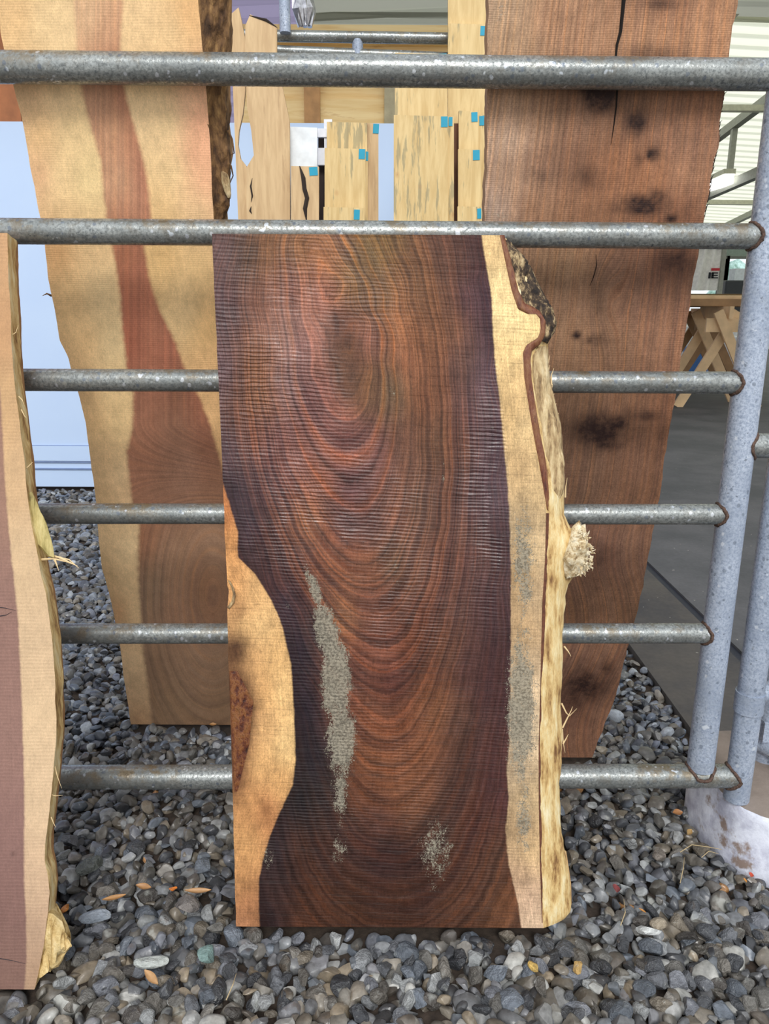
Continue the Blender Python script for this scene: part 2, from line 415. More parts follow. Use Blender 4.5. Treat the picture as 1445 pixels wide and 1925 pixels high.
def concrete(name, a, b, rough=.75):
    m = N(name); co = m.coord()
    n1 = m.noise(co, 1.7, 6, .65); n2 = m.noise(co, 60, 4, .6)
    c = m.mix(m.ss(n1, .35, .65), L4(a), L4(b))
    c = m.mix(1.0, c, m.lr(n2, .3, .7, .88, 1.1), 'MULTIPLY')
    sp = m.ss(m.noise(co, 38, 2, .5), .74, .77)
    c = m.mix(m.math('MULTIPLY', sp, .7), c, L4((190, 186, 176)))
    return m.fin(c, rough, m.bump(n2, .25, .002))
CONC = concrete('floor_concrete', (64, 66, 70), (86, 86, 90), .7)
CONC_DARK = concrete('kerb_concrete', (54, 54, 58), (78, 74, 70), .8)
fl = MB()
fl.box((15.6, 14.0, -.06), (28.7, 24.3, .12)); fl.box((-9.0, 16.6, -.061), (20.5, 19.0, .12))
tag(fl.build('floor', CONC), kind='structure')
tag(MB().box((1.045, 4.1, -.052), (.335, 4.5, .10)).build('trim_1', CONC_DARK), kind='structure')   # kerb strip
tag(MB().box((1.235, 4.1, -.07), (.05, 4.6, .12)).build('trim_2', simple('dark_joint', (34, 38, 50), .6)), kind='structure')

def roofmat(name, a, b, rough=.5, trans=0.0, tc=(235, 236, 215)):
    m = N(name); co = m.coord(); n1 = m.noise(co, .9, 4, .6)
    c = m.mix(n1, L4(a), L4(b)); mm = m.fin(c, rough)
    if trans:
        tr = m.n('BsdfTranslucent', {'Color': L4(tc)}); ms = m.n('MixShader', {0: trans, 1: m.b.outputs[0], 2: tr.outputs[0]})
        m.t.links.new(ms.outputs[0], m.out.inputs[0])
    return mm
ROOF = roofmat('grey_roof_sheet', (150, 152, 142), (175, 176, 165), .5, .22)
ROOF_V = roofmat('violet_grey_roof_sheet', (176, 170, 186), (190, 186, 196), .5, .30, (196, 184, 222))
ROOF_T = roofmat('cream_roof_sheet', (226, 226, 196), (236, 236, 210), .5, .8)
zroof = lambda y, x=0: 5.25 - .1*(y-8) if y > 8 else 5.25 - .22*(8-y)
tag(ridge('ceiling', -1.15, 4.6, 3.0, 11.4, lambda y, x: zroof(y) + .05*x, .62, .035, ROOF, 1), kind='structure')
tag(ridge('ceiling_rear', 4.6, 26, 3.0, 12.0, lambda y, x: zroof(y) + .05*4.6 - .02*(x-4.6), .42, .035, ROOF, 1), kind='structure')
tag(ridge('ceiling_side', -12, -1.15, 3.0, 24, lambda y, x: zroof(y) + .04*(x+.75) + .1, .50, .04, ROOF_V, 1), kind='structure')
tag(ridge('ceiling_middle', -1.15, 4.6, 11.4, 26, lambda y, x: zroof(y), .42, .035, ROOF, 1), kind='structure')
tag(ridge('ceiling_end', 4.6, 26, 12.0, 26, lambda y, x: zroof(y) - .045*(x-4.6) + .25, .36, .035, ROOF_T, 1), kind='structure')

STEEL = simple('grey_painted_steel', (150, 152, 140), .5, .2)
STEEL_L = simple('cream_painted_steel', (208, 208, 184), .5, .1)
def truss(x, ya, yb, zb, label):
    r = empty('roof_truss', (x, ya, 0)); tag(r, label, 'truss', 'roof trusses over the concrete floor')
    zt = lambda y: zroof(y) - .25
    MB().beam((x, ya, zt(ya)), (x, yb, zt(yb)), .12, .14).build('top_chord', STEEL, r)
    MB().beam((x, ya, zb(ya)), (x, yb, zb(yb)), .12, .16).build('bottom_chord', STEEL, r)
    y = ya + .6
    while y < yb:
        MB().beam((x, y, zb(y)), (x, y, zt(y)), .09, .09).build('web_post', STEEL, r); y += 1.55
truss(6.1, 8.0, 24.5, lambda y: 3.55 - .035*(y-8), 'grey steel roof truss with upright webs, nearest above the sawhorses')
truss(9.6, 8.0, 24.5, lambda y: 3.6 - .03*(y-8), 'grey steel roof truss farther over, beside the bare lamp tube')
for (y, z, lb) in ((13.4, 4.25, 'cream steel crossbar running under the roof, uppermost beside the brown slab'),
                   (18.0, 3.45, 'cream steel crossbar running under the roof, just below the lamp tube'),
                   (23.0, 3.25, 'cream steel crossbar running over the far windows')):
    tag(MB().beam((5.0, y, z), (19, y, z), .09, .12, (0, 1, 0)).build('roof_purlin', STEEL_L), lb, 'beam')
# fluorescent lamp
p = hit(np.array([1332.]), np.array([352.]), 15.5)[0]; q = hit(np.array([1370.]), np.array([336.]), 14.3)[0]
lr_ = empty('ceiling_lamp', tuple((p+q)/2)); tag(lr_, 'white fluorescent batten lamp hanging below the roof truss beside the brown slab', 'lamp')
em = N('lamp_tube'); em.fin(L4((250, 250, 250)), .4); em.b.inputs['Emission Color'].default_value = (1, 1, .98, 1); em.b.inputs['Emission Strength'].default_value = 2.2
MB().beam(p, q, .16, .16).build('lamp_tube', em.m, lr_)
MB().beam(p + np.array([0, 0, .12]), q + np.array([0, 0, .12]), .2, .08).build('housing', STEEL_L, lr_)

# far end: low wall, window frames, posts
WALLW = simple('white_wall_sheet', (216, 220, 224), .7)
tag(MB().box((8, 25.0, .55), (40, .1, 1.1)).build('wall_back', WALLW), kind='structure')
tag(MB().box((14, 25.0, 3.0), (28, .12, .5)).build('wall_back_header', simple('grey_green_header', (120, 134, 128), .6)), kind='structure')
GL = N('window_glass'); GL.fin((.9, .95, 1, 1), .05, None, 0, .5, Transmission_Weight=1.0, IOR=1.02)
def hitx(px, py, y): v = hit(np.array([float(px)]), np.array([float(py)]), y)[0]; return v
FRM = simple('window_frame_paint', (98, 100, 96), .6)
for i, (xa, xb) in enumerate(((7.6, 9.05), (9.05, 10.5), (10.5, 11.95), (11.95, 13.4))):
    w = empty('window_%d' % (i+1), ((xa+xb)/2, 24.9, 1.1)); tag(w, kind='structure')
    f = MB()
    for xx in (xa, xb): f.box((xx, 24.9, 1.95), (.09, .1, 1.7))
    for zz in (1.12, 1.95, 2.75): f.box(((xa+xb)/2, 24.9, zz), (xb-xa, .1, .08))
    f.build('window_frame', FRM, w)
    MB().box(((xa+xb)/2, 24.95, 1.95), (xb-xa-.06, .012, 1.6)).build('pane', GL.m, w)
# trees outside
LEAF = N('distant_foliage'); co = LEAF.coord(); LEAF.fin(LEAF.mix(LEAF.ss(LEAF.noise(co, 1.2, 6, .8), .4, .6), L4((96, 128, 110)), L4((176, 200, 190))), .8)
for i, (x, y, r) in enumerate(((10.0, 34, 1.7), (16.5, 36, 1.9), (23, 35, 1.8))):
    bm = bmesh.new(); bmesh.ops.create_icosphere(bm, subdivisions=4, radius=r)
    V = np.array([v.co[:] for v in bm.verts]); F = [[v.index for v in f.verts] for f in bm.faces]; bm.free()
    V = V*(1+fnoise(V+i*9, 1.4, 4)[:, None]*.3) + np.array([x, y, 1.4])
    t = mesh_obj('tree', V, F, LEAF.m, smooth=True); tag(t, 'pale green bushy tree standing outside the far windows', 'tree', 'trees outside the far windows')

# ================================================================== BACKGROUND THINGS (behind the fence)
PANEL = N('white_panel_paint'); co = PANEL.coord()
PANEL.fin(PANEL.mix(PANEL.noise(co, 3, 4), L4((178, 200, 232)), L4((190, 210, 236))), .35)
PANEL = PANEL.m
pr = empty('leaning_door_board', (-1.7, 5.0, 0)); tag(pr, 'large smooth bluish white panel standing behind the pale spalted slab', 'panel')
def px_x(px, py, y): return float(hitx(px, py, y)[0])
zt = float(hitx(20, 228, 5.0)[2])
MB().box((-2.35, 5.03, zt/2), (5.0, .05, zt)).build('panel_board', PANEL, pr)
ln = MB()
for py in (838, 868, 881):
    z = float(hitx(100, py, 5.0)[2]); ln.box((-2.35, 5.0, z), (4.98, .012, .008))
ln.build('seam', simple('panel_seam', (120, 140, 180), .5), pr)
MB().box((-2.35, 4.998, float(hitx(100, 852, 5.0)[2])), (4.98, .012, .10)).build('lower_skirt', PANEL, pr)

PLY = N('pine_plywood'); co = PLY.coord()
g = PLY.noise(PLY.mapping(co, (.25, 1, 3)), 9, 5, .6, .6)
PLY_c = PLY.mix(PLY.ss(g, .3, .7), L4((222, 186, 124)), L4((238, 212, 156)))
PLY_c = PLY.mix(PLY.ss(PLY.noise(PLY.mapping(co, (.8, 1, 5)), 5, 4, .7), .6, .7, 0, .5), PLY_c, L4((190, 140, 84)))
PLY.fin(PLY_c, .65); PLY = PLY.m
OLDWOOD = simple('brown_batten_wood', (176, 132, 84), .7, 0, .25, 12)
GREYWOOD = simple('weathered_batten_wood', (168, 158, 128), .7, 0, .2, 12)
cr = empty('plywood_crate', (.1, 5.4, 0)); tag(cr, 'large pine plywood crate with vertical battens, standing behind the pipe rack', 'crate')
xa, xb = px_x(440, 60, 5.4), px_x(915, 60, 5.4)
zc = float(hitx(700, 62, 5.4)[2]); zm = float(hitx(700, 207, 5.35)[2])
MB().box(((xa+xb)/2, 5.45, zc/2), (xb-xa, .06, zc)).build('side_panel', PLY, cr)
MB().box(((xa+xb)/2, 5.40, zc-.02), (xb-xa, .10, .10)).build('top_rail', PLY, cr)
MB().box(((xa+xb)/2, 5.40, zm-.06), (xb-xa, .05, .26)).build('middle_rail', PLY, cr)
for px, w, mt in ((586, .10, OLDWOOD), (733, .07, GREYWOOD), (755, .06, OLDWOOD)):
    MB().box((px_x(px, 150, 5.36), 5.355, zc/2-.05), (w, .03, zc-.12)).build('batten', mt, cr)
ob = empty('brown_board_stack', (-2.2, 5.3, 0))
tag(ob, 'reddish brown upright boards standing behind the white panel', 'board')
xq = px_x(-60, 200, 5.3)
for i in range(6):
    MB().box((xq + .09 + i*.155, 5.32 + .004*(i % 2), 1.45), (.15, .03, 2.9)).build('board', simple('reddish_board_wood', (172+5*(i % 3), 112, 68), .6, 0, .2, 10), ob)

# pipe rack holding the boards
rk = empty('pipe_rack', (0, 3.82, 0)); tag(rk, 'galvanized pipe rack with short welded stub, carrying the upright boards', 'rack')
RY = 3.82
a = hitx(430, 66, RY); b = hitx(925, 74, RY)
MB().tube([a, b], .024, 20).build('rail', GALV, rk, smooth=True, angle=40)
s0 = hitx(672, 75, RY)
MB().tube([s0, hitx(672, 104, RY)], .024, 20).build('stub', GALV_POST, rk, smooth=True, angle=40)
s1 = hitx(536, 62, RY-.05)
MB().tube([s1, s1+np.array([0, 0, .9])], .024, 20).build('upright', GALV_POST, rk, smooth=True, angle=40)
s2 = hitx(440, 92, RY); s3 = hitx(925, 112, RY)
MB().tube([s2, s3], .022, 20).build('rail', GALV, rk, smooth=True, angle=40)
# crumpled foil hanging at the rack
fo = MB()
for k in range(5):
    c0 = hitx(556+k*5, -10, RY+.12); c1 = hitx(566+k*4, 50, RY+.12)
    fo.tube([c0, (c0+c1)/2 + np.array([random.uniform(-.02, .02), random.uniform(-.02, .02), 0]), c1], [.02, .028, .012], 7, True, .4)
tag(fo.build('foil_sheet', simple('crumpled_foil', (190, 190, 195), .22, .9, .3, 60)), 'crumpled shiny grey foil bundle hanging beside the rack upright', 'foil')

def plankmat(name, a, b, streak=(112, 114, 92), amt=.55, knot=True, seed=0):
    m = N(name); co = m.mapping(m.coord(), (1, 1, 1), (seed*1.7, 0, seed*.9))
    g = m.noise(m.mapping(co, (3, 1, .35)), 16, 5, .6, .5)
    c = m.mix(m.ss(g, .3, .7), L4(a), L4(b))
    s_ = m.noise(m.mapping(co, (5, 1, .55), (0, 0, 0), (0, .12, 0)), 9, 4, .65)
    big = m.noise(co, 3.2, 2, .5)
    c = m.mix(m.math('MULTIPLY', m.ss(m.math('ADD', s_, m.math('MULTIPLY', big, .55)), .86, .93), amt), c, L4(streak))
    if knot:
        v = m.n('TexVoronoi', {'Vector': m.mapping(co, (1, .01, .8)), 'Scale': 6.0}); v.inputs['Randomness'].default_value = 1
        d = v.outputs['Distance']
        c = m.mix(m.ss(d, .10, .03, 0, .45), c, L4((176, 120, 70)))
        c = m.mix(m.ss(d, .05, .028), c, L4((62, 36, 26)))
    return m.fin(c, .6)
PINE = [plankmat('streaked_pine', (198, 168, 112), (218, 192, 138), seed=s) for s in range(4)]
MAPLE = [plankmat('smooth_tan_board', (188, 156, 114), (208, 178, 134), (150, 118, 82), .3, False, s) for s in range(2)]
TAPE = simple('blue_tape', (18, 148, 178), .5, 0, .06, 30)

def bgboard(label, outline, Y, mat, tape=None, thick=.022, group=None, cat='board', name='pine_board', bottom=True, lean=.0):
    """outline: photo corner points of the visible face, cast onto a plane at Y; the board is carried on down to the ground"""
    pts = np.array(outline, float); q = hit(pts[:, 0], pts[:, 1], Y)
    P = [(float(a[0]), float(a[2])) for a in q]
    if bottom: P = P + [(P[-1][0], 0.0), (P[0][0], 0.0)]
    r = empty(name, (float(np.mean([a[0] for a in P])), Y, 0)); tag(r, label, cat, group)
    n = len(P)
    V = [(x, Y, z) for x, z in P] + [(x, Y+thick, z) for x, z in P]
    F = [list(range(n)), list(range(n, 2*n))[::-1]] + [[i, i+n, (i+1) % n+n, (i+1) % n] for i in range(n)]
    o = mesh_obj('board_face', V, F, mat, r)
    bm = bmesh.new(); bm.from_mesh(o.data); bmesh.ops.recalc_face_normals(bm, faces=bm.faces); bmesh.ops.triangulate(bm, faces=bm.faces); bm.to_mesh(o.data); bm.free()
    for t in (tape or []):
        a = hitx(t[0], t[1], Y-.001); b = hitx(t[2], t[3], Y-.001); c = (a+b)/2
        rot = Matrix.Rotation(math.radians(random.uniform(-4, 4)), 3, 'Y')
        MB().box((c[0], Y-.0012, c[2]), (abs(b[0]-a[0]), .0016, abs(b[2]-a[2])), rot).build('tape', TAPE, r)
    return r
bgboard('tall narrow board with wavy live edges and a pointed top beside the bark', [(432, 28), (448, 14), (453, 35), (460, 70), (461, 170), (456, 215), (449, 245), (447, 272), (452, 298), (463, 312), (463, 440)], 3.62, MAPLE[0], name='live_edge_board')
r_ = bgboard('tall board with slanting cut top and wavy left edge, widening downwards', [(463, 440), (463, 315), (477, 292), (472, 245), (464, 200), (460, 90), (461, 48), (470, 27), (520, 50), (520, 110), (531, 165), (544, 228), (545, 440)], 3.60, MAPLE[1], name='live_edge_board')
# long bark sliver and cracks as parts
def sliver(parent, pts, Y, rad, mat, name='crack'):
    q = [hitx(a, b, Y) for a, b in pts]; q = [(v[0], Y, v[2]) for v in q]
    MB().tube(q, [rad*.2]+[rad]*(len(q)-2)+[rad*.2], 6).build(name, mat, parent)
DK = simple('dark_crack', (44, 34, 28), .9)
sliver(r_, [(468, 29), (500, 38), (521, 52)], 3.6, .006, DK, 'bark_sliver')
sliver(r_, [(474, 335), (471, 350), (474, 368), (472, 380)], 3.599, .004, DK)
sliver(r_, [(472, 388), (470, 396), (473, 402)], 3.599, .005, DK)
bgboard('small white board standing above the cracked tan board', [(545, 440), (545, 238), (596, 240), (596, 440)], 3.66, simple('white_board_paint', (224, 230, 234), .4), name='white_board')
r_ = bgboard('short tan board with a dark split and one blue tape tab', [(547, 440), (547, 312), (599, 313), (599, 440)], 3.56, MAPLE[0], [(581, 314, 597, 330)])
sliver(r_, [(563, 312), (570, 335), (572, 355), (577, 372), (573, 392), (576, 415)], 3.559, .010, DK)
bgboard('dark strip painted as the shaded gap between the white board and the pine boards', [(598, 440), (598, 256), (612, 256), (612, 440)], 3.74, simple('dark_gap_strip', (46, 34, 30), .8), name='dark_gap_strip')  # dark strip stands in for the shade in the gap
wh = bgboard('narrow white frame piece with stepped top above the dark gap strip', [(597, 310), (597, 278), (613, 278), (613, 310)], 3.70, simple('white_frame_paint', (225, 228, 236), .5), bottom=False, name='stepped_board')
a = hitx(596, 258, 3.70); b = hitx(625, 242, 3.70)
MB().box(((a[0]+b[0])/2, 3.705, (a[2]+b[2])/2), (b[0]-a[0], .02, b[2]-a[2])).build('frame_bar', simple('white_frame_bar', (225, 228, 236), .5), wh)
a = hitx(610, 310, 3.71); b = hitx(624, 225, 3.71)
MB().box(((a[0]+b[0])/2, 3.712, a[2]/2+b[2]/2), (b[0]-a[0], .02, b[2]-a[2])).build('frame_post', simple('white_frame_bar', (225, 228, 236), .5), wh)
bgboard('pine board with slanted grey streaks, standing behind the knotty one', [(614, 440), (614, 229), (690, 231), (690, 440)], 3.64, PINE[0])
bgboard('narrow darker tan board with tape at its top, bordering the white gap', [(684, 440), (684, 231), (711, 233), (711, 440)], 3.665, MAPLE[0], [(701, 233, 712, 251)])
bgboard('pine board with knots near its top and a long grey streak', [(610, 440), (610, 278), (687, 280), (687, 440)], 3.60, PINE[1], [(674, 280, 686, 299)])
bgboard('narrow strip behind the knotty pine board, showing a sliver of tape', [(660, 440), (660, 284), (691, 284), (691, 440)], 3.6235, PINE[2], [(687, 285, 692, 302)], thick=.015)
bgboard('lowest pine board with two round knots and a blue tape tab', [(608, 440), (608, 389), (685, 391), (685, 440)], 3.55, PINE[2], [(665, 394, 676, 413)])
bgboard('wide pine board with three dark knots and paired blue tape tabs', [(740, 440), (740, 216), (842, 219), (842, 440)], 3.58, PINE[3], [(829, 219, 841, 239)])
bgboard('narrow board edge behind the wide pine board, with its own tape', [(836, 440), (836, 219), (853, 219), (853, 440)], 3.60, PINE[0], [(843, 220, 850, 237)])
bgboard('pine board with paired small knots standing behind the wide pine board', [(742, 440), (742, 99), (840, 102), (840, 440)], 3.66, PINE[1], [(824, 101, 839, 107)])
bgboard('tallest pine board running out of view, behind the one with tape at its top', [(842, 440), (842, -160), (912, -160), (916, 440)], 3.737, PINE[0])
bgboard('tall pine board with two dark knots and tape at its top right corner', [(842, 440), (842, 44), (916, 46), (916, 440)], 3.711, PINE[2], [(903, 49, 915, 67)])
bgboard('grey streaked pine board with tape tab, beside the brown slab edge', [(862, 440), (862, 208), (899, 210), (899, 440)], 3.64, PINE[1], [(886, 211, 897, 229)])
bgboard('thin pine strip with tape tab, tucked against the brown slab', [(895, 440), (895, 216), (912, 216), (912, 440)], 3.66, PINE[3], [(901, 218, 910, 236)])
bgboard('plain pine board with tape tab low on its right corner', [(861, 440), (861, 280), (904, 281), (904, 440)], 3.60, PINE[3], [(889, 282, 901, 301)])
bgboard('shortest pine board with a small knot, beside the brown slab', [(860, 440), (860, 388), (906, 389), (906, 440)], 3.55, PINE[0], [(897, 392, 904, 411)])
bgboard('dark brown board edge between the wide pine board and its neighbour', [(851, 440), (851, 232), (862, 232), (862, 440)], 3.685, simple('dark_edge_board', (104, 66, 44), .7), name='dark_gap_strip')

# ---- sawhorses with boards on top
SAWW = [simple('sawhorse_timber', (226, 192, 148), .65, 0, .16, 6), simple('sawhorse_timber_dark', (160, 124, 86), .7, 0, .2, 6)]
def sawhorse(label, cx, cy, w, d, h, mt, swap=0):
    """beam runs along Y; leg pairs splay along X"""
    r = empty('sawhorse', (cx, cy, 0)); tag(r, label, 'sawhorse', None)
    MB().box((cx, cy, h-.07), (.05, d, .14)).build('top_beam', mt, r)
    MB().box((cx, cy-d/2+.10, h-.22), (.50, .03, .16)).build('gusset', mt, r)
    for sy in (-1, 1):
        for sx in (-1, 1):
            yy = cy + sy*(d/2-.10) - .05*sx
            MB().beam((cx - sx*.14, yy, h-.06), (cx + sx*w/2, yy - .02*sy, .0), .115, .035, (0, 1, 0)).build('leg', mt, r)
    return r
f1 = ground(np.array([1282.]), np.array([768.]))[0]
zat = lambda py, y: float(hitx(1350, py, y)[2])
hz = zat(576, f1[1]+.3)
sawhorse('pale timber sawhorse with crossed splayed legs, its foot nearest the brown slab edge', f1[0]+.47, f1[1]+.45, .94, .9, hz, SAWW[0])
sawhorse('browner timber sawhorse farther back under the planks', px_x(1322, 600, f1[1]+2.2), f1[1]+2.2, 1.0, .9, hz-.02, SAWW[1])
xs0, xs1 = f1[0]-.6, f1[0]+1.6
def plk(x0, x1, y, dy, z, th, mt, lb, nm='timber_plank'):
    m_ = MB(); m_.box(((x0+x1)/2, y, z+th/2), (x1-x0, dy, th)); o = m_.build(nm, mt)
    b = o.modifiers.new('edge', 'BEVEL'); b.width = .006; b.segments = 2
    tag(o, lb, 'plank')
za = hz; 
plk(xs0, xs1, f1[1]+1.3, 2.2, za, .085, SAWW[1], 'thick dark slab lying across the sawhorses, lowest of the pile')
plk(xs0, f1[0]+.72, f1[1]+.7, .8, za+.085, .045, SAWW[0], 'thin pale plank lying on the thick dark slab')
OLV = simple('olive_plank', (128, 104, 66), .7)
plk(xs0, xs1, f1[1]+1.6, .5, za+.085, .085, OLV, 'olive brown plank on top at the back of the sawhorse pile')
plk(xs0, f1[0]+.30, f1[1]+1.6, .3, za+.17, .10, SAWW[0], 'pale offcut lying on the olive brown plank', 'timber_offcut')
plk(xs0, f1[0]+.36, f1[1]+1.6, .3, za+.27, .08, SAWW[1], 'short brown timber block on top of the pale offcut', 'timber_offcut')

# banner with a red band and the letter E
bY = 14.0
bn = empty('white_banner', tuple(hitx(1340, 540, bY))); tag(bn, 'draped white cloth banner with a red band and black letters, by the far windows', 'banner')
pts0 = [hitx(1312, 468, bY), hitx(1356, 468, bY)]; pts1 = [hitx(1298, 546, bY), hitx(1348, 546, bY)]
nxb, nzb = 40, 20; V = []
for i in range(nzb+1):
    t = i/nzb
    for j in range(nxb+1):
        s = j/nxb; pA = pts0[0]*(1-t)+pts1[0]*t; pB = pts0[1]*(1-t)+pts1[1]*t
        p_ = pA*(1-s)+pB*s; V.append((p_[0], p_[1] + .05*math.sin(s*16+t*2)*(1-s)**.5, p_[2]))
F = [(i*(nxb+1)+j, i*(nxb+1)+j+1, (i+1)*(nxb+1)+j+1, (i+1)*(nxb+1)+j) for i in range(nzb) for j in range(nxb)]
mesh_obj('banner_cloth', V, F, simple('banner_white', (244, 243, 236), .7), bn, smooth=True)
def brect(x0, y0, x1, y1, mat, name, dy=-.06):
    a = hitx(x0, y0, bY+dy); b = hitx(x1, y1, bY+dy)
    MB().box(((a[0]+b[0])/2, bY+dy, (a[2]+b[2])/2), (abs(b[0]-a[0]), .01, abs(b[2]-a[2]))).build(name, mat, bn)
RED = simple('banner_red', (196, 44, 52), .6); BLK = simple('banner_black', (24, 26, 36), .6)
brect(1337, 504, 1352, 509, RED, 'red_band')
bt = hitx(1357, 462, bY)
MB().box((bt[0]+.04, bY, bt[2]/2), (.07, .07, bt[2])).build('support_post', STEEL, bn)
MB().beam((bt[0]+.04, bY, bt[2]-.04), tuple(hitx(1305, 464, bY)), .04, .04).build('support_bar', STEEL, bn)
lt = MB()
def lb_(x0, y0, x1, y1):
    a = hitx(x0, y0, bY-.06); b = hitx(x1, y1, bY-.06); lt.box(((a[0]+b[0])/2, bY-.06, (a[2]+b[2])/2), (abs(b[0]-a[0]), .01, abs(b[2]-a[2])))
lb_(1337.5, 512, 1340.5, 523.5); lb_(1337.5, 512, 1349, 514.3); lb_(1337.5, 516.5, 1348.5, 518.8); lb_(1337.5, 521.2, 1349, 523.5); lb_(1332, 512, 1335, 523.5)
lt.build('lettering', BLK, bn)
# clutter under the far windows
def floorbox(px, ytop, w, d, y, c, nm, lb, ct, zb=0.0):
    c_ = hitx(px, ytop, y); m_ = MB().box((c_[0], y+d/2, (c_[2]+zb)/2), (w, d, c_[2]-zb)); o = m_.build(nm, simple(nm+'_paint', c, .5)); tag(o, lb, ct)
    b = o.modifiers.new('edge', 'BEVEL'); b.width = .03; b.segments = 3; return c_[2]
zt_ = floorbox(1398, 527, .75, .5, 17.0, (40, 44, 48), 'workshop_machine', 'black box shaped machine standing before the far window', 'machine')
c_ = hitx(1390, 515, 17.2); tag(MB().box((c_[0], 17.2, zt_+.12), (.34, .3, .24)).build('white_carton', simple('white_carton_paint', (210, 218, 224), .5)), 'small white carton on top of the black machine', 'carton')
floorbox(1318, 612, .70, .6, 15.0, (226, 228, 230), 'white_chest', 'white chest standing far behind the sawhorses', 'chest')
floorbox(1408, 618, .75, .5, 15.6, (228, 230, 234), 'white_freezer', 'white freezer standing far back beside the gate post', 'freezer')
floorbox(1368, 632, .55, .45, 13.4, (214, 218, 226), 'white_tarp_bundle', 'white tarp bundle on the floor between the sawhorse legs', 'tarp')
floorbox(1316, 652, .34, .30, 12.9, (52, 108, 176), 'blue_crate', 'blue crate on the floor behind the sawhorse legs', 'crate')

# ================================================================== GATE
GY, GW = 1.45, .012
def gp(px, py): return hit(np.array([float(px)]), np.array([float(py)]), GY, 0, GW)[0]
gt = empty('steel_gate', (0, GY, .18)); tag(gt, 'galvanized steel pipe gate with six horizontal rails, standing across the gravel', 'gate')
RAILS = [((0, 126), (1440, 140.5), .0252), ((0, 434.5), (1440, 444.5), .0222), ((0, 714), (1395, 719.5), .0206),
         ((100, 965.5), (1362, 967), .0201), ((100, 1191), (1335, 1190.5), .0205), ((100, 1461), (1395, 1458.5), .0252)]
pA0 = gp(1316, 1448); XA = float(gp(1316, 1440)[0]); XB = float(gp(1386, 1480)[0])
def gat(x, z): return np.array([x, GY + GW*x, z])
ZR = []
for i, (a, b, r) in enumerate(RAILS):
    A = gp(*a); B = gp(*b); sl = (B[2]-A[2])/(B[0]-A[0])
    xr = {0: 1.5, 5: XB}.get(i, XA); zf = lambda x: A[2] + sl*(x-A[0])
    n = 40; P_ = [gat(x, zf(x)) for x in np.linspace(-1.7, xr, n)]
    MB().tube(P_, r, 32).build('rail', GALV, gt, smooth=True, angle=50)
    ZR.append((zf(XA), zf(XB), r, zf))
RP = .0275
MB().tube([gat(XA, z) for z in np.linspace(ZR[5][0]+.02, ZR[0][0]-.01, 30)], RP, 32).build('stile', GALV_POST, gt, smooth=True, angle=50)
MB().tube([gat(-1.7, z) for z in (ZR[5][0]-.03, ZR[0][0]+.02)], RP, 32).build('stile', GALV_POST, gt, smooth=True, angle=50)
zst = float(gp(1430, 838)[2]); zpt = float(gp(1388, 1488)[2])
MB().tube([gat(x, zst) for x in np.linspace(XA, 1.3, 8)], .0235, 28).build('connecting_pipe', GALV, gt, smooth=True, angle=50)
MB().tube([gat(XB, z) for z in np.linspace(.131, zst, 20)], RP-.001, 32).build('hinge_post', GALV_POST, gt, smooth=True, angle=50)
zc_ = float(gp(1400, 1318)[2])
MB().tube([gat(XB, zc_-.022), gat(XB, zc_+.022)], RP+.0022, 32).build('hinge_collar', GALV_POST, gt, smooth=True, angle=50)
MB().tube([gat(XB, zc_), gat(XB+.04, zc_)+np.array([0, .03, .0]), gat(XB+.075, zc_)+np.array([0, .055, 0])], .018, 20).build('hinge_pin', GALV_POST, gt, smooth=True, angle=50)
def weld_ring(x, z, r_rail, R_post, side=-1):
    """bead where a rail of radius r meets the upright of radius R"""
    P_ = []
    for k in range(41):
        a = 2*math.pi*k/40; dy = r_rail*1.04*math.cos(a); dz = r_rail*1.04*math.sin(a)
        dx = side*math.sqrt(max(R_post**2 - dy*dy, 0))
        P_.append(gat(x, z) + np.array([dx, dy, dz]))
    m_ = MB(); m_.tube(P_, .0036, 8, False, .35); m_.build('weld_bead', RUST, gt, smooth=True)
for i in range(1, 5): weld_ring(XA, ZR[i][0], ZR[i][2], RP)
weld_ring(XA, zst, .0235, RP, 1); weld_ring(XB, ZR[5][1], ZR[5][2], RP)
P_ = []
for k in range(41):
    a = 2*math.pi*k/40; dx = RP*1.02*math.cos(a); dy = RP*1.02*math.sin(a)
    P_.append(gat(XA, ZR[5][0]) + np.array([dx, dy, math.sqrt(max(.0252**2*1.05 - min(dy*dy, .0252**2), 0))]))
MB().tube(P_, .0038, 8, False, .35).build('weld_bead', RUST, gt, smooth=True)

# neighbouring gate post with curved foot, standing on the same footing
ZP = .139
ng = empty('neighbouring_gate_post', (0, 1.6, ZP)); tag(ng, 'galvanized post with collar and curved foot pipe, behind the gate hinge post', 'post')
pc = hit(np.array([1437.]), np.array([1420.]), 1.60)[0]; xc = float(pc[0])
MB().tube([(xc, 1.60, z) for z in np.linspace(ZP, 1.0, 16)], .0265, 32).build('upright', GALV_POST, ng, smooth=True, angle=50)
zk = float(hit(np.array([1430.]), np.array([1340.]), 1.57)[0][2])
MB().tube([(xc, 1.60, zk-.028), (xc, 1.60, zk+.028)], .0295, 32).build('collar', GALV_POST, ng, smooth=True, angle=50)
MB().box((xc-.012, 1.572, zk-.05), (.03, .006, .05)).build('latch_plate', GALV_POST, ng)
zf_ = ZP + .040
MB().tube([(xc-.012, 1.595, zf_), (xc+.022, 1.545, zf_), (xc+.07, 1.49, zf_-.004), (xc+.16, 1.42, zf_-.006), (xc+.4, 1.25, zf_-.008)], .022, 24).build('foot_pipe', GALV_POST, ng, smooth=True, angle=60)

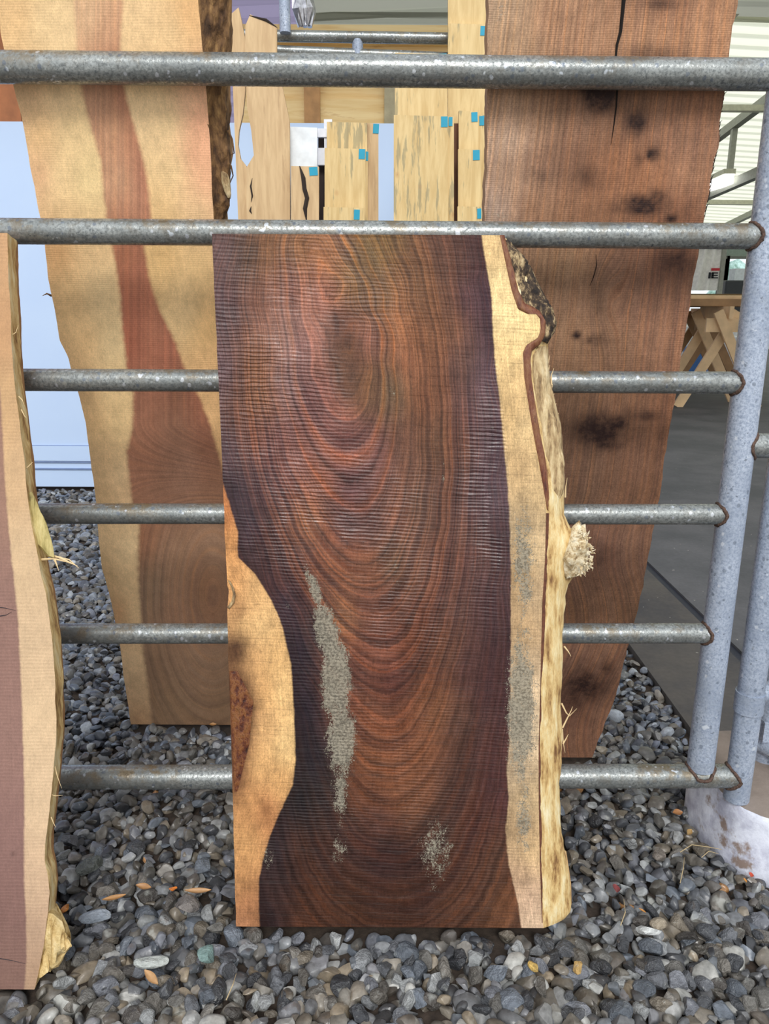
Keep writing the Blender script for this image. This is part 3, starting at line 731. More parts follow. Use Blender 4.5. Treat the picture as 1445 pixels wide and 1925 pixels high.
# footing
PIER = N('whitewashed_concrete'); co = PIER.coord()
zN = PIER.n('SeparateXYZ', {0: PIER.n('NewGeometry').outputs['Normal']}).outputs['Z']
nb = PIER.noise(co, 22, 6, .7)
c = PIER.mix(PIER.ss(nb, .3, .65), L4((178, 180, 198)), L4((226, 230, 242)))
c = PIER.mix(PIER.ss(PIER.noise(co, 9, 5, .7), .56, .66), c, L4((146, 128, 118)))
c = PIER.mix(PIER.math('ADD', PIER.ss(zN, .45, .65), 0.0), c, PIER.mix(nb, L4((108, 96, 88)), L4((150, 138, 128))))
PIER.fin(c, .8, PIER.bump(nb, .6, .004))
cx, cy, R_ = .918, 1.553, .198; V = []; seg = 72
prof = [(1.02, -.03), (1.02, .0), (1.015, .03), (1.0, .06), (.99, .095), (.985, .120), (.965, .129), (.80, .136), (.5, .139), (.02, .140)]
for (rr, z) in prof:
    for k in range(seg):
        a = 2*math.pi*k/seg; r = R_*rr*(1+.035*math.sin(3*a+1)+.015*math.sin(7*a)); V.append((cx+r*math.cos(a), cy+r*math.sin(a), z))
V = np.array(V); nn = fnoise(V, 25, 4); V[:, 2] += nn*.002; V[:, :2] += (nn*.003)[:, None]
F = [(i*seg+k, i*seg+(k+1) % seg, (i+1)*seg+(k+1) % seg, (i+1)*seg+k) for i in range(len(prof)-1) for k in range(seg)] + [list(range((len(prof)-1)*seg, len(prof)*seg))]
tag(mesh_obj('concrete_footing', V, F, PIER.m, angle=45), 'round whitewashed concrete footing under the gate hinge post', 'footing')

# ================================================================== SLABS
SPL = lambda pts: pts
def splinter(parent, pts, y, k=0, r=.0022, name='splinter', mat=None):
    q = [hit(np.array([float(a)]), np.array([float(b)]), y, k)[0] for a, b in pts]
    n = len(q); MB().tube(q, [r*(1-.85*i/(n-1)) for i in range(n)], 6).build(name, mat or SPLINTER, parent)

# ---------- main slab
MY, MK = 1.229, .114
def z_at(py, y0, k, px=700.): return float(hit(np.array([px]), np.array([float(py)]), y0, k)[0][2])
mz0, mz1 = z_at(1743, MY, MK), z_at(441, MY, MK)
m_left = [(398, 438), (405, 600), (411, 720), (417, 860), (420, 930), (423, 1020), (427, 1100), (430, 1110), (427, 1145), (428, 1200), (431, 1300), (436, 1450), (440, 1600), (444, 1746)]
m_right = [(941, 438), (948, 480), (955, 520), (964, 555), (975, 580), (990, 588), (1006, 589), (1014, 596), (1016, 615), (1012, 634), (998, 642), (985, 652), (981, 668), (984, 700), (990, 745), (997, 785), (1004, 830), (1014, 880), (1024, 930), (1027, 965), (1026, 1040), (1021, 1120), (1017, 1200), (1016, 1300), (1013, 1400), (1013, 1500), (1014, 1600), (1016, 1680), (1021, 1743)]
m_outer = [(946, 436), (968, 470), (990, 495), (1008, 525), (1024, 556), (1030, 590), (1033, 625), (1030, 650), (1026, 680), (1030, 710), (1040, 760), (1052, 800), (1057, 850), (1060, 920), (1060, 962), (1072, 984), (1084, 1000), (1091, 1020), (1091, 1050), (1082, 1074), (1068, 1092), (1062, 1115), (1058, 1180), (1056, 1260), (1054, 1330), (1056, 1370), (1053, 1430), (1053, 1500), (1056, 1560), (1060, 1590), (1064, 1610), (1070, 1650), (1073, 1690), (1072, 1705), (1058, 1718), (1022, 1746)]
CT = [(640, 600, .75), (655, 650, .6), (652, 690, .75), (610, 640, .9), (600, 700, 1.05)]
cont = {
 1: [(560, 445), (568, 520), (575, 600), (590, 700), (630, 770), (680, 760), (697, 690), (693, 600), (665, 520), (615, 445)],
 2: [(530, 445), (530, 560), (545, 700), (580, 820), (640, 890), (700, 870), (726, 780), (722, 680), (705, 590), (680, 510), (650, 445)],
 3: [(505, 445), (500, 580), (512, 720), (545, 860), (600, 970), (665, 1040), (710, 1030), (745, 950), (762, 860), (766, 760), (763, 653), (745, 556), (720, 490), (700, 445)],
 4: [(488, 445), (483, 600), (490, 740), (515, 880), (560, 1000), (620, 1085), (690, 1130), (740, 1105), (775, 1030), (795, 930), (800, 830), (797, 740), (790, 650), (770, 560), (745, 480), (735, 445)],
 5: [(470, 445), (463, 620), (470, 760), (495, 900), (540, 1020), (600, 1130), (670, 1210), (735, 1235), (780, 1190), (815, 1090), (835, 980), (842, 880), (838, 760), (828, 640), (808, 540), (785, 445)],
 6: [(450, 445), (443, 650), (452, 800), (478, 930), (520, 1060), (580, 1190), (650, 1290), (740, 1350), (800, 1270), (835, 1160), (860, 1040), (872, 900), (868, 760), (860, 640), (845, 530), (830, 445)],
 7: [(430, 445), (425, 700), (435, 860), (465, 980), (505, 1110), (560, 1240), (640, 1380), (745, 1450), (810, 1380), (850, 1260), (880, 1130), (895, 1000), (900, 850), (893, 700), (885, 560), (870, 445)],
 8: [(405, 445), (408, 700), (418, 880), (447, 1000), (490, 1120), (535, 1260), (600, 1420), (670, 1560), (760, 1590), (850, 1470), (900, 1270), (925, 1070), (925, 850), (915, 650), (905, 500), (895, 445)],
 9: [(440, 1080), (500, 1200), (540, 1350), (560, 1500), (620, 1660), (780, 1720), (900, 1560), (945, 1350), (950, 1100), (945, 900), (930, 700), (918, 520)],
 10: [(430, 1250), (460, 1400), (480, 1600), (520, 1740), (960, 1740), (1000, 1400), (990, 1000), (960, 600), (930, 445)]}
for f_, l_ in cont.items(): CT += [(a, b, f_) for a, b in l_]
for fx in (.5,):
    pass
m_ch = [(420, 470, (98, 68, 68)), (415, 580, (92, 64, 68)), (425, 700, (100, 74, 82)), (430, 850, (78, 54, 62)), (440, 930, (58, 42, 54)), (470, 980, (62, 44, 56)), (470, 470, (78, 54, 42)),
 (500, 470, (128, 84, 46)), (500, 560, (124, 76, 56)), (560, 470, (132, 88, 48)), (550, 540, (146, 90, 70)), (600, 560, (146, 94, 82)), (580, 650, (152, 98, 88)), (540, 620, (142, 98, 84)), (600, 740, (126, 74, 68)),
 (530, 720, (136, 96, 92)), (480, 700, (148, 88, 36)), (487, 740, (140, 84, 38)), (455, 720, (92, 56, 46)), (480, 820, (126, 70, 44)), (520, 830, (116, 74, 74)), (648, 620, (96, 58, 48)), (655, 655, (78, 56, 38)), (650, 690, (92, 60, 44)), (690, 640, (126, 76, 62)),
 (620, 480, (140, 92, 56)), (660, 520, (122, 88, 48)), (700, 470, (112, 84, 42)), (720, 560, (118, 80, 38)), (745, 600, (152, 92, 42)), (765, 680, (138, 82, 46)), (700, 720, (112, 74, 42)), (735, 730, (106, 84, 60)), (790, 540, (112, 72, 38)), (800, 640, (124, 74, 36)), (820, 560, (108, 68, 40)),
 (800, 740, (116, 68, 36)), (845, 620, (124, 76, 44)), (850, 500, (96, 60, 46)), (870, 680, (98, 66, 58)), (880, 560, (86, 54, 60)), (900, 470, (70, 40, 40)), (915, 560, (74, 48, 62)), (915, 700, (94, 66, 78)), (930, 640, (62, 40, 52)),
 (900, 800, (96, 66, 72)), (935, 830, (78, 52, 64)), (930, 930, (86, 60, 72)), (900, 950, (84, 56, 60)), (860, 830, (104, 62, 44)), (820, 830, (104, 68, 44)), (760, 830, (106, 68, 50)), (700, 850, (122, 72, 62)), (640, 830, (128, 74, 64)), (580, 840, (132, 76, 60)), (600, 900, (140, 78, 50)),
 (660, 930, (104, 62, 62)), (540, 900, (120, 70, 62)), (500, 900, (90, 58, 60)), (520, 980, (92, 54, 46)), (575, 980, (134, 80, 42)), (640, 990, (92, 54, 50)), (700, 990, (96, 58, 52)), (740, 960, (122, 74, 54)), (790, 950, (104, 70, 52)), (830, 950, (92, 58, 46)), (860, 1000, (104, 66, 54)), (900, 1040, (96, 58, 52)), (940, 1020, (62, 38, 46)),
 (620, 1060, (128, 72, 34)), (690, 1070, (122, 70, 38)), (740, 1060, (92, 66, 48)), (690, 1140, (120, 66, 44)), (650, 1160, (140, 86, 42)), (600, 1080, (108, 62, 42)), (560, 1060, (92, 52, 42)), (520, 1080, (76, 46, 48)), (490, 1060, (64, 40, 44)), (540, 1130, (54, 38, 52)), (780, 1060, (124, 76, 52)), (820, 1070, (104, 62, 48)), (860, 1120, (92, 58, 50)), (920, 1120, (74, 46, 50)), (950, 1200, (68, 42, 46)),
 (730, 1130, (104, 58, 40)), (790, 1160, (100, 52, 30)), (720, 1200, (110, 60, 42)), (680, 1230, (106, 58, 42)), (640, 1250, (96, 56, 40)), (735, 1280, (92, 46, 34)), (800, 1240, (92, 48, 24)), (840, 1230, (98, 60, 42)), (880, 1250, (78, 46, 44)), (930, 1300, (72, 42, 44)),
 (640, 1320, (92, 50, 34)), (700, 1340, (118, 64, 32)), (745, 1360, (104, 56, 30)), (745, 1420, (124, 68, 28)), (700, 1430, (118, 66, 28)), (680, 1480, (100, 54, 26)), (800, 1400, (122, 68, 30)), (820, 1340, (120, 70, 32)), (775, 1480, (116, 66, 30)), (860, 1370, (82, 52, 42)), (860, 1450, (80, 50, 40)), (920, 1420, (78, 44, 42)), (945, 1480, (76, 42, 42)),
 (560, 1230, (40, 30, 44)), (575, 1330, (38, 30, 42)), (590, 1430, (42, 34, 42)), (560, 1500, (36, 30, 34)), (620, 1480, (54, 38, 36)), (600, 1200, (60, 42, 46)), (510, 1600, (44, 34, 42)), (500, 1700, (48, 32, 34)), (560, 1600, (66, 38, 28)), (640, 1600, (66, 40, 34)), (700, 1560, (80, 46, 36)), (720, 1620, (62, 36, 34)),
 (600, 1700, (76, 42, 24)), (660, 1700, (70, 40, 24)), (740, 1700, (70, 40, 26)), (800, 1640, (62, 36, 30)), (830, 1560, (78, 50, 40)), (860, 1640, (82, 48, 34)), (900, 1560, (84, 46, 36)), (860, 1710, (84, 50, 32)), (930, 1620, (88, 54, 36)), (940, 1720, (92, 58, 38))]
m_cs = [(425, 960, (186, 112, 52)), (440, 1020, (206, 140, 72)), (440, 1090, (214, 152, 84)), (480, 1110, (222, 170, 104)), (450, 1150, (196, 136, 78)), (490, 1180, (228, 182, 116)), (460, 1170, (224, 178, 112)), (445, 1222, (92, 48, 30)), (475, 1235, (214, 160, 96)), (520, 1230, (222, 172, 104)), (530, 1300, (236, 190, 120)),
 (500, 1300, (220, 164, 96)), (448, 1300, (92, 48, 26)), (462, 1340, (102, 56, 32)), (450, 1400, (104, 56, 34)), (442, 1460, (122, 74, 44)), (500, 1370, (226, 172, 106)), (535, 1400, (240, 196, 126)), (490, 1440, (222, 168, 100)), (525, 1470, (216, 160, 92)), (470, 1510, (206, 146, 82)), (500, 1520, (180, 116, 64)), (460, 1590, (206, 150, 86)), (450, 1650, (196, 138, 78)), (465, 1700, (166, 110, 66)), (460, 1740, (180, 120, 76)),
 (930, 460, (222, 184, 122)), (945, 540, (238, 204, 140)), (960, 600, (240, 208, 144)), (1000, 615, (232, 200, 134)), (955, 660, (232, 194, 128)), (975, 720, (226, 186, 124)), (960, 780, (202, 164, 106)), (985, 800, (224, 188, 130)), (975, 880, (206, 168, 114)), (1005, 920, (206, 172, 120)), (985, 980, (176, 148, 108)), (1010, 1030, (212, 180, 132)),
 (975, 1080, (178, 142, 94)), (1005, 1120, (196, 164, 122)), (980, 1180, (192, 156, 110)), (980, 1260, (186, 156, 118)), (1000, 1300, (220, 188, 146)), (975, 1350, (178, 156, 128)), (1003, 1380, (226, 196, 154)), (980, 1450, (176, 150, 116)), (1000, 1500, (206, 174, 126)), (980, 1560, (172, 140, 100)), (1000, 1600, (222, 184, 130)), (980, 1650, (186, 150, 114)), (990, 1690, (214, 176, 142)), (1000, 1740, (220, 186, 150))]
m_bL = [(860, 380), (900, 417), (950, 432), (1000, 447), (1030, 446), (1048, 448), (1062, 462), (1080, 480), (1120, 505), (1150, 520), (1180, 531), (1250, 547), (1350, 553), (1430, 555), (1475, 550), (1510, 534), (1540, 520), (1575, 506), (1610, 496), (1650, 487), (1700, 486), (1745, 488)]
m_bR = [(438, 904), (500, 914), (560, 924), (620, 926), (700, 932), (760, 940), (830, 946), (900, 953), (960, 957), (1060, 960), (1200, 960), (1300, 959), (1400, 957), (1450, 952), (1500, 956), (1560, 950), (1620, 955), (1650, 962), (1700, 974), (1745, 980)]
def f_main(X, Y, V):
    F = rbf([(a, b) for a, b, _ in CT], [c for _, _, c in CT], np.stack([X, Y], -1))
    sL = poly(m_bL, Y) - X; sR = X - poly(m_bR, Y); sd = np.maximum(sL, sR)
    # inside the sapwood the rings follow the boundary
    F = np.where(sd > 0, 9.3 + sd/22.0, F)
    gr = blob(X, Y, [(590, 1110, 12, 48, .62, -22), (620, 1170, 17, 32, .58, -20), (625, 1225, 24, 48, .72), (630, 1310, 26, 62, .72), (640, 1385, 26, 46, .72), (634, 1450, 20, 60, .52),
        (628, 1590, 20, 60, .42), (655, 1550, 20, 120, .40), (812, 1570, 40, 50, .50), (815, 1660, 22, 60, .44), (500, 1620, 22, 50, .42), (1000, 1240, 1, 1, 0), (975, 1290, 20, 46, .55), (978, 1380, 30, 95, .60), (982, 1490, 26, 60, .50),
        (985, 1580, 26, 60, .40), (985, 1020, 28, 120, .42), (985, 1210, 24, 50, .48), (745, 1080, 9, 90, .44), (830, 870, 16, 120, .38), (735, 740, 20, 50, .42), (770, 1010, 10, 80, .40), (870, 1200, 16, 60, .38), (975, 850, 20, 60, .38),
        (545, 1105, 6, 20, .50), (541, 1135, 6, 15, .58), (832, 900, 5, 12, .58), (925, 803, 5, 7, .6),
        (590, 1105, 16, 56, .8, -20), (614, 1190, 28, 70, 1.0, -12), (632, 1280, 34, 100, 1.0), (642, 1390, 34, 90, .95), (640, 1490, 28, 90, .62), (640, 1600, 30, 70, .5), (980, 1330, 38, 190, .85), (985, 1060, 38, 170, .66), (985, 1540, 30, 110, .62), (820, 1600, 55, 110, .58), (500, 1610, 24, 60, .5)], .9)
    st = blob(X, Y, [(446, 1222, 20, 24, .75), (447, 1300, 28, 48, .6), (460, 1350, 22, 50, .6), (446, 1420, 18, 60, .6), (632, 610, 5, 26, .7, -8), (652, 640, 14, 24, .35), (440, 1042, 4, 2, 0), (610, 540, 2.5, 60, .35, -24), (530, 1420, 12, 80, .0)])
    gr = np.clip((gr-.3)*2.3, 0, 1)
    # small dark edge line along the sapwood boundary
    st = np.maximum(st, .35*np.exp(-((sL+8)/9.)**2)*(Y > 900))
    wt = np.clip(blob(X, Y, [(530, 740, 110, 150, 1.0), (930, 930, 60, 210, 1.0), (620, 960, 170, 130, .8), (440, 700, 60, 260, .6), (600, 560, 120, 90, .7), (700, 1150, 200, 200, .45), (700, 1500, 300, 260, .3)]), 0, 1)*(sd < 4)
    return dict(ch=colfield(m_ch, X, Y, 30, 46)*np.array([.86, .82, .74]), cs=colfield(m_cs, X, Y, 26, 40)*.86, F=F, sd=sd, gr=gr, st=st, wt=wt)
ms = empty('live_edge_slab', (0, MY, 0)); tag(ms, 'dark reddish brown wet-looking heartwood slab with pale sapwood edges, leaning in the middle of the gate', 'slab')
slab(ms, 'board_body', MY, MK, mz0, mz1, m_left, m_right, m_outer, .055, [WOOD_MAIN, SHAVED, DARKSIDE], f_main, 150, 330, .8, .006, .003, .0004, ns=14)

def strip(parent, name, y0, k, inner, outer, d0, d1, mat, nz=160, nu=8, noise=.006, nscale=40, bulge=.3, zlim=None):
    """displaced skin along a live edge, from the cut face rim to the rim behind"""
    nrm = np.array([0, -1, k]); nrm = nrm/np.linalg.norm(nrm); s = math.sqrt(1+k*k)
    a = np.array(inner, float); b = np.array(outer, float)
    t = np.linspace(0, 1, nz)
    def resample(p, yy):
        q = hit(p[:, 0], p[:, 1], yy, k); L = np.r_[0, np.cumsum(np.linalg.norm(np.diff(q, axis=0), axis=1))]; L /= L[-1]
        return np.stack([np.interp(t, L, q[:, i]) for i in range(3)], -1)
    A = resample(a, y0+d0*s); B = resample(b, y0+d1*s)
    U = np.linspace(0, 1, nu)
    V = A[:, None]*(1-U[None, :, None]) + B[:, None]*U[None, :, None]
    out = np.stack([np.sin(U*math.pi)*bulge*.02, -np.sin(U*math.pi)*bulge*.02, 0*U], -1)
    env = np.sin(np.clip(t*8, 0, math.pi/2))*np.sin(np.clip((1-t)*8, 0, math.pi/2))
    V = V + out[None]*env[:, None, None]
    nz_ = fnoise(V*np.array([1, 1, .5]), nscale, 5)
    rid = 1-abs(fnoise(V*np.array([1, 1, .35])+3, nscale*1.5, 3))
    dsp = (nz_*.6 + rid*.5)*noise*np.sin(U*math.pi*.9+.15)[None]
    V = V + dsp[..., None]*np.array([.8, -.7, 0])
    back = V[:, ::-1].copy(); back[..., 1] += .004; back[..., 0] -= .003
    R = np.concatenate([V, back], 1); m = R.shape[1]
    F = [(i*m+j, i*m+(j+1) % m, (i+1)*m+(j+1) % m, (i+1)*m+j) for i in range(nz-1) for j in range(m)]
    F += [list(range(m))[::-1], list(range((nz-1)*m, nz*m))]
    return mesh_obj(name, R.reshape(-1, 3), F, mat, parent, angle=80)
# bark on the upper corner, inner bark line, loose dry bark lower down
strip(ms, 'bark', MY, MK, [(944, 452), (955, 500), (968, 545), (985, 572), (1004, 578), (1018, 592), (1020, 618), (1016, 640)],
      [(950, 450), (976, 476), (996, 500), (1010, 528), (1026, 560), (1030, 590), (1033, 622), (1026, 650)], .006, .048, BARK, 170, 16, .010, 60, .45)
strip(ms, 'inner_bark', MY, MK, [(940, 442), (950, 490), (962, 545), (974, 581), (992, 590), (1008, 590), (1016, 600), (1017, 622), (1010, 638), (992, 648), (984, 662), (986, 710), (994, 760), (1002, 810), (1014, 870), (1024, 930), (1029, 958)],
      [(948, 442), (962, 500), (974, 545), (986, 570), (1002, 577), (1016, 586), (1024, 604), (1024, 628), (1014, 648), (1000, 660), (996, 680), (998, 715), (1006, 760), (1014, 810), (1026, 870), (1032, 930), (1031, 962)], -.001, .006, CAMBIUM, 200, 6, .0035, 60, .1)
strip(ms, 'dry_bark', MY, MK, [(1014, 652), (1003, 668), (1000, 700), (1008, 760), (1018, 815), (1028, 880), (1033, 940)],
      [(1030, 648), (1030, 690), (1040, 745), (1053, 795), (1058, 850), (1061, 900), (1060, 960)], .008, .046, SHAVED_DRY, 170, 12, .007, 45, .35)
strip(ms, 'edge_groove', MY, MK, [(1027, 965), (1025, 1050), (1020, 1130), (1017, 1250), (1013, 1400), (1013, 1500), (1015, 1620), (1019, 1735)],
      [(1032, 965), (1031, 1050), (1026, 1130), (1021, 1250), (1016.5, 1400), (1017, 1500), (1019.5, 1620), (1022, 1735)], -.0008, .003, simple('dark_edge_groove', (96, 56, 38), .8, 0, .4, 120), 160, 5, .001, 60, 0)
# worn darker foot of the live edge
strip(ms, 'trimmed_foot', MY, MK, [(1017, 1606), (1018, 1660), (1024, 1738)], [(1064, 1600), (1073, 1660), (1074, 1700)], .002, .048,
      barkmat('rubbed_edge_wood', [(120, 84, 52), (176, 138, 92), (206, 174, 122), (228, 206, 164)], 8, .3, .7, .4), 60, 12, .002, 30, .08)
# branch stub with frayed end
nrmM = np.array([0, -1, MK]); nrmM /= np.linalg.norm(nrmM)
def lump(name, parent, path, radii, mat, noise, nscale, seg=30, sq=.75, seed=0):
    P = np.array(path); n = len(P); V = []
    for i in range(n):
        t = P[min(i+1, n-1)] - P[max(i-1, 0)]; t /= np.linalg.norm(t); u = np.cross(t, [0, 1, 0]); u /= np.linalg.norm(u); v = np.cross(t, u)
        for k_ in range(seg):
            a = 2*math.pi*k_/seg; V.append(P[i] + (u*math.cos(a) + v*math.sin(a)*sq)*radii[i])
    V = np.array(V); V += (V - np.repeat(P, seg, 0))*fnoise(V+seed, nscale, 5)[:, None]*noise
    F = [(i*seg+k_, i*seg+(k_+1) % seg, (i+1)*seg+(k_+1) % seg, (i+1)*seg+k_) for i in range(n-1) for k_ in range(seg)]
    F += [list(range(seg))[::-1], list(range((n-1)*seg, n*seg))]
    return mesh_obj(name, V, F, mat, parent, angle=70)
def mp(px, py, dep): return hit(np.array([float(px)]), np.array([float(py)]), MY + dep*math.sqrt(1+MK*MK), MK)[0]
kn = lump('frayed_branch_end', ms, [mp(x, y, .030) for x, y in ((1060, 1030), (1068, 1033), (1076, 1035), (1084, 1037), (1092, 1039), (1099, 1040), (1104, 1040))], [.036, .046, .049, .046, .040, .029, .012], FRAYED, .30, 90, 48, .7, 4)
c0 = mp(1084, 1038, .022); fr = MB()
for i in range(70):
    d = np.random.randn(3); d[0] = abs(d[0])*.9; d[1] = -abs(d[1])*.8; d /= np.linalg.norm(d)
    p0 = c0 + d*np.array([.026, .030, .040]); p1 = p0 + (d*.5+np.random.randn(3)*.45)*.008
    fr.tube([p0, (p0+p1)/2 + np.random.randn(3)*.002, p1], [.0022, .0016, .0004], 4)
fr.build('fray', FRAYED, ms)
for pts in ([(1062, 935), (1063, 915), (1066, 898)], [(1036, 724), (1036, 705), (1041, 692)], [(1060, 1215), (1068, 1225), (1073, 1234)],
            [(1055, 1322), (1064, 1340), (1070, 1346), (1084, 1332)], [(1057, 1368), (1066, 1350), (1073, 1336), (1076, 1328)], [(1058, 1398), (1064, 1388), (1068, 1380)], [(1056, 1370), (1058, 1395), (1062, 1415)]):
    splinter(ms, pts, MY+.045, MK, .0018)
sr2 = random.Random(5)
for i in range(9):    # torn fibres along the dry bark
    py = 790 + i*6 - 60*(i % 3); px = np.interp(py, [700, 760, 800, 850], [1031, 1040, 1050, 1056])
    splinter(ms, [(px-8, py+14), (px-1, py), (px+2, py-14)], MY+.046, MK, .0022)
# loose pale bark curl at the left rim, and the bark pocket under it
bc = strip(ms, 'bark_curl', MY, MK, [(430, 1092), (436, 1104), (440, 1118), (437, 1132), (429, 1143)], [(433, 1092), (439.5, 1104), (443.5, 1118), (440, 1134), (431, 1146)], -.004, -.0005, SHAVED_DRY, 40, 5, .001, 80, .05)
strip(ms, 'bark_pocket', MY, MK, [(432, 1262), (434, 1320), (437, 1400), (441, 1488)], [(446, 1262), (476, 1318), (468, 1400), (446, 1488)], -.0012, -.0005,
      barkmat('ingrown_bark', [(44, 18, 12), (92, 44, 24), (134, 84, 44), (96, 60, 30)], 24, .5, .4, .9), 120, 14, .0022, 70, .0)

# ---------- front left slab
LY, LK = 1.095, .22
l_right = [(14, 438), (17, 540), (20, 600), (22, 650), (28, 720), (36, 790), (43, 840), (47, 880), (52, 930), (62, 1000), (75, 1070), (87, 1120), (95, 1180), (101, 1240), (104, 1290), (103, 1320), (106, 1350), (104, 1410), (98, 1480), (92, 1540), (85, 1590), (84, 1620), (90, 1650), (93, 1680), (90, 1720), (83, 1770), (72, 1830), (64, 1860)]
l_left = [(-260, 438), (-250, 900), (-240, 1400), (-235, 1860)]
l_b = [(438, -30), (640, -8), (760, 2), (900, 9), (1000, 17), (1080, 25), (1160, 34), (1250, 38), (1340, 42), (1500, 46), (1650, 45), (1720, 49), (1800, 50), (1860, 46)]
l_ch = [(-20, 900, (150, 108, 86)), (10, 1200, (142, 102, 88)), (20, 1400, (146, 106, 92)), (20, 1600, (140, 100, 90)), (20, 1700, (128, 90, 80)), (20, 1840, (128, 92, 78))]
l_cs = [(5, 480, (206, 158, 108)), (8, 620, (200, 150, 100)), (15, 760, (206, 164, 112)), (30, 900, (212, 172, 124)), (50, 1050, (216, 182, 138)), (70, 1200, (218, 184, 142)), (80, 1350, (224, 190, 146)), (70, 1500, (224, 190, 148)), (65, 1650, (216, 180, 142)), (60, 1760, (196, 160, 128)), (60, 1840, (178, 142, 110))]
def f_left(X, Y, V):
    sd = X - poly(l_b, Y)
    return dict(ch=colfield(l_ch, X, Y, 60, 120)*.9, cs=colfield(l_cs, X, Y, 60, 90)*.78, F=sd/16.0, sd=sd, gr=X*0, st=blob(X, Y, [(5, 1400, 7, 7, .0), (24, 1605, 4, 4, .5)]), wt=X*0)
ls = empty('live_edge_slab', (-.6, LY, 0)); tag(ls, 'dusty pinkish brown slab with a pale live edge, cut off by the picture edge, leaning on the gate', 'slab')
slab(ls, 'board_body', LY, LK, z_at(1860, LY, LK, 30.), z_at(438, LY, LK, 10.), l_left, l_right, None, .05, [WOOD_FRONT, SHAVED, DARKSIDE], f_left, 60, 300, .8, .0, .002, .0008, seed=2)
def lpq(px, py, dep=0.): return hit(np.array([float(px)]), np.array([float(py)]), LY + dep*math.sqrt(1+LK*LK), LK)[0]
# bark flap and frayed foot on its live edge
def wedge(name, parent, pts, d0, d1, mat, seed=1, ns=.004):
    A = np.array([lpq(x, y, d0) for x, y in pts]); B = np.array([lpq(x, y, d1) for x, y in pts]); n = len(A)
    B = B + fnoise(B+seed, 50, 3)[:, None]*ns
    bm = bmesh.new(); va = [bm.verts.new(p) for p in A]; vb = [bm.verts.new(p) for p in B]
    bm.faces.new(va); bm.faces.new(vb[::-1])
    for i in range(n): bm.faces.new((va[i], vb[i], vb[(i+1) % n], va[(i+1) % n]))
    bmesh.ops.triangulate(bm, faces=bm.faces); bmesh.ops.subdivide_edges(bm, edges=bm.edges, cuts=3, use_grid_fill=True)
    for v in bm.verts: v.co += Vector(float(fnoise(np.array(v.co)+seed, 45, 4))*ns*np.array([1, -1, .3]))
    bmesh.ops.recalc_face_normals(bm, faces=bm.faces)
    V = [v.co[:] for v in bm.verts]; bm.verts.index_update(); F = [[v.index for v in f.verts] for f in bm.faces]; bm.free()
    return mesh_obj(name, V, F, mat, parent, angle=40)
OLIVE = barkmat('olive_inner_bark', [(120, 108, 62), (160, 146, 90), (190, 174, 116), (206, 192, 140)], 14, .2, .7, .4)
wedge('bark_flap', ls, [(50, 925), (62, 925), (74, 955), (88, 985), (95, 1010), (103, 1048), (92, 1045), (78, 1028), (66, 1018)], .012, .022, OLIVE, 1, .003)
for pts in ([(100, 1045), (112, 1048), (130, 1052), (148, 1068)], [(75, 1052), (100, 1050), (125, 1056), (146, 1064)], [(102, 1050), (106, 1060), (110, 1072)], [(112, 1048), (130, 1057), (140, 1061)]):
    splinter(ls, pts, LY+.02, LK, .0024, mat=SPLINTER)
wedge('frayed_foot', ls, [(84, 1715), (96, 1715), (112, 1728), (120, 1750), (131, 1765), (134, 1778), (122, 1795), (98, 1815), (82, 1825), (66, 1845), (74, 1790)], .008, .045,
      barkmat('frayed_foot_wood', [(130, 104, 62), (190, 160, 104), (216, 190, 134), (226, 204, 156)], 14, .8, .8, .9), 2, .012)
for pts in ([(104, 1370), (106, 1390), (103, 1420)], [(103, 1440), (108, 1460), (116, 1482)], [(90, 1492), (104, 1496), (118, 1495)], [(40, 770), (46, 782), (50, 786)], [(22, 630), (30, 625), (34, 612)],
            [(35, 745), (42, 752), (46, 764)], [(50, 880), (58, 872), (62, 868)], [(96, 1536), (101, 1548), (105, 1556)]):
    splinter(ls, pts, LY+.01, LK, .0011)
PEN = simple('pencil_line', (38, 34, 40), .8)
for pts in ([(-20, 1796), (0, 1802), (24, 1806), (48, 1812)], [(-10, 1141), (10, 1143), (30, 1148)], [(0, 1158), (12, 1156), (22, 1150)]):
    splinter(ls, pts, LY-.0004, LK, .0010, 'pencil_mark', PEN)

# ---------- pale slab behind the gate
BY, BK = 1.985, -.332
b_left = [(-6, -260), (-4, -100), (0, 60), (12, 110), (26, 165), (40, 220), (53, 290), (62, 340), (74, 400), (82, 440), (90, 520), (103, 580), (112, 640), (128, 672), (133, 694), (148, 740), (160, 790), (168, 850), (176, 905), (182, 960), (185, 1010), (192, 1070), (205, 1115), (215, 1160), (226, 1215), (232, 1270), (240, 1320), (246, 1362)]
b_right = [(366, -260), (369, -80), (372, 0), (380, 90), (388, 170), (393, 240), (396, 300), (398, 360), (402, 415), (410, 500), (420, 700), (440, 900), (470, 1100), (500, 1362)]
b_outer = [(432, -260), (434, -60), (435, 0), (434, 60), (436, 95), (431, 150), (432, 200), (430, 250), (437, 310), (430, 345), (426, 420), (436, 520), (445, 700), (460, 900), (490, 1100), (520, 1362)]
b_s1 = [(-260, 125), (0, 138), (100, 145), (160, 150), (220, 165), (300, 188), (415, 200), (500, 218), (560, 226), (620, 230), (690, 238), (740, 250), (800, 249), (850, 238), (880, 240), (945, 248), (990, 262), (1040, 259), (1090, 259), (1160, 264), (1210, 266), (1280, 276), (1362, 286)]
b_s2 = [(-260, 232), (0, 232), (60, 228), (100, 224), (160, 232), (220, 248), (300, 270), (360, 280), (415, 284), (460, 270), (520, 280), (580, 298), (620, 318), (650, 332), (690, 346), (740, 372), (800, 396), (850, 410), (900, 425), (1000, 470), (1362, 560)]
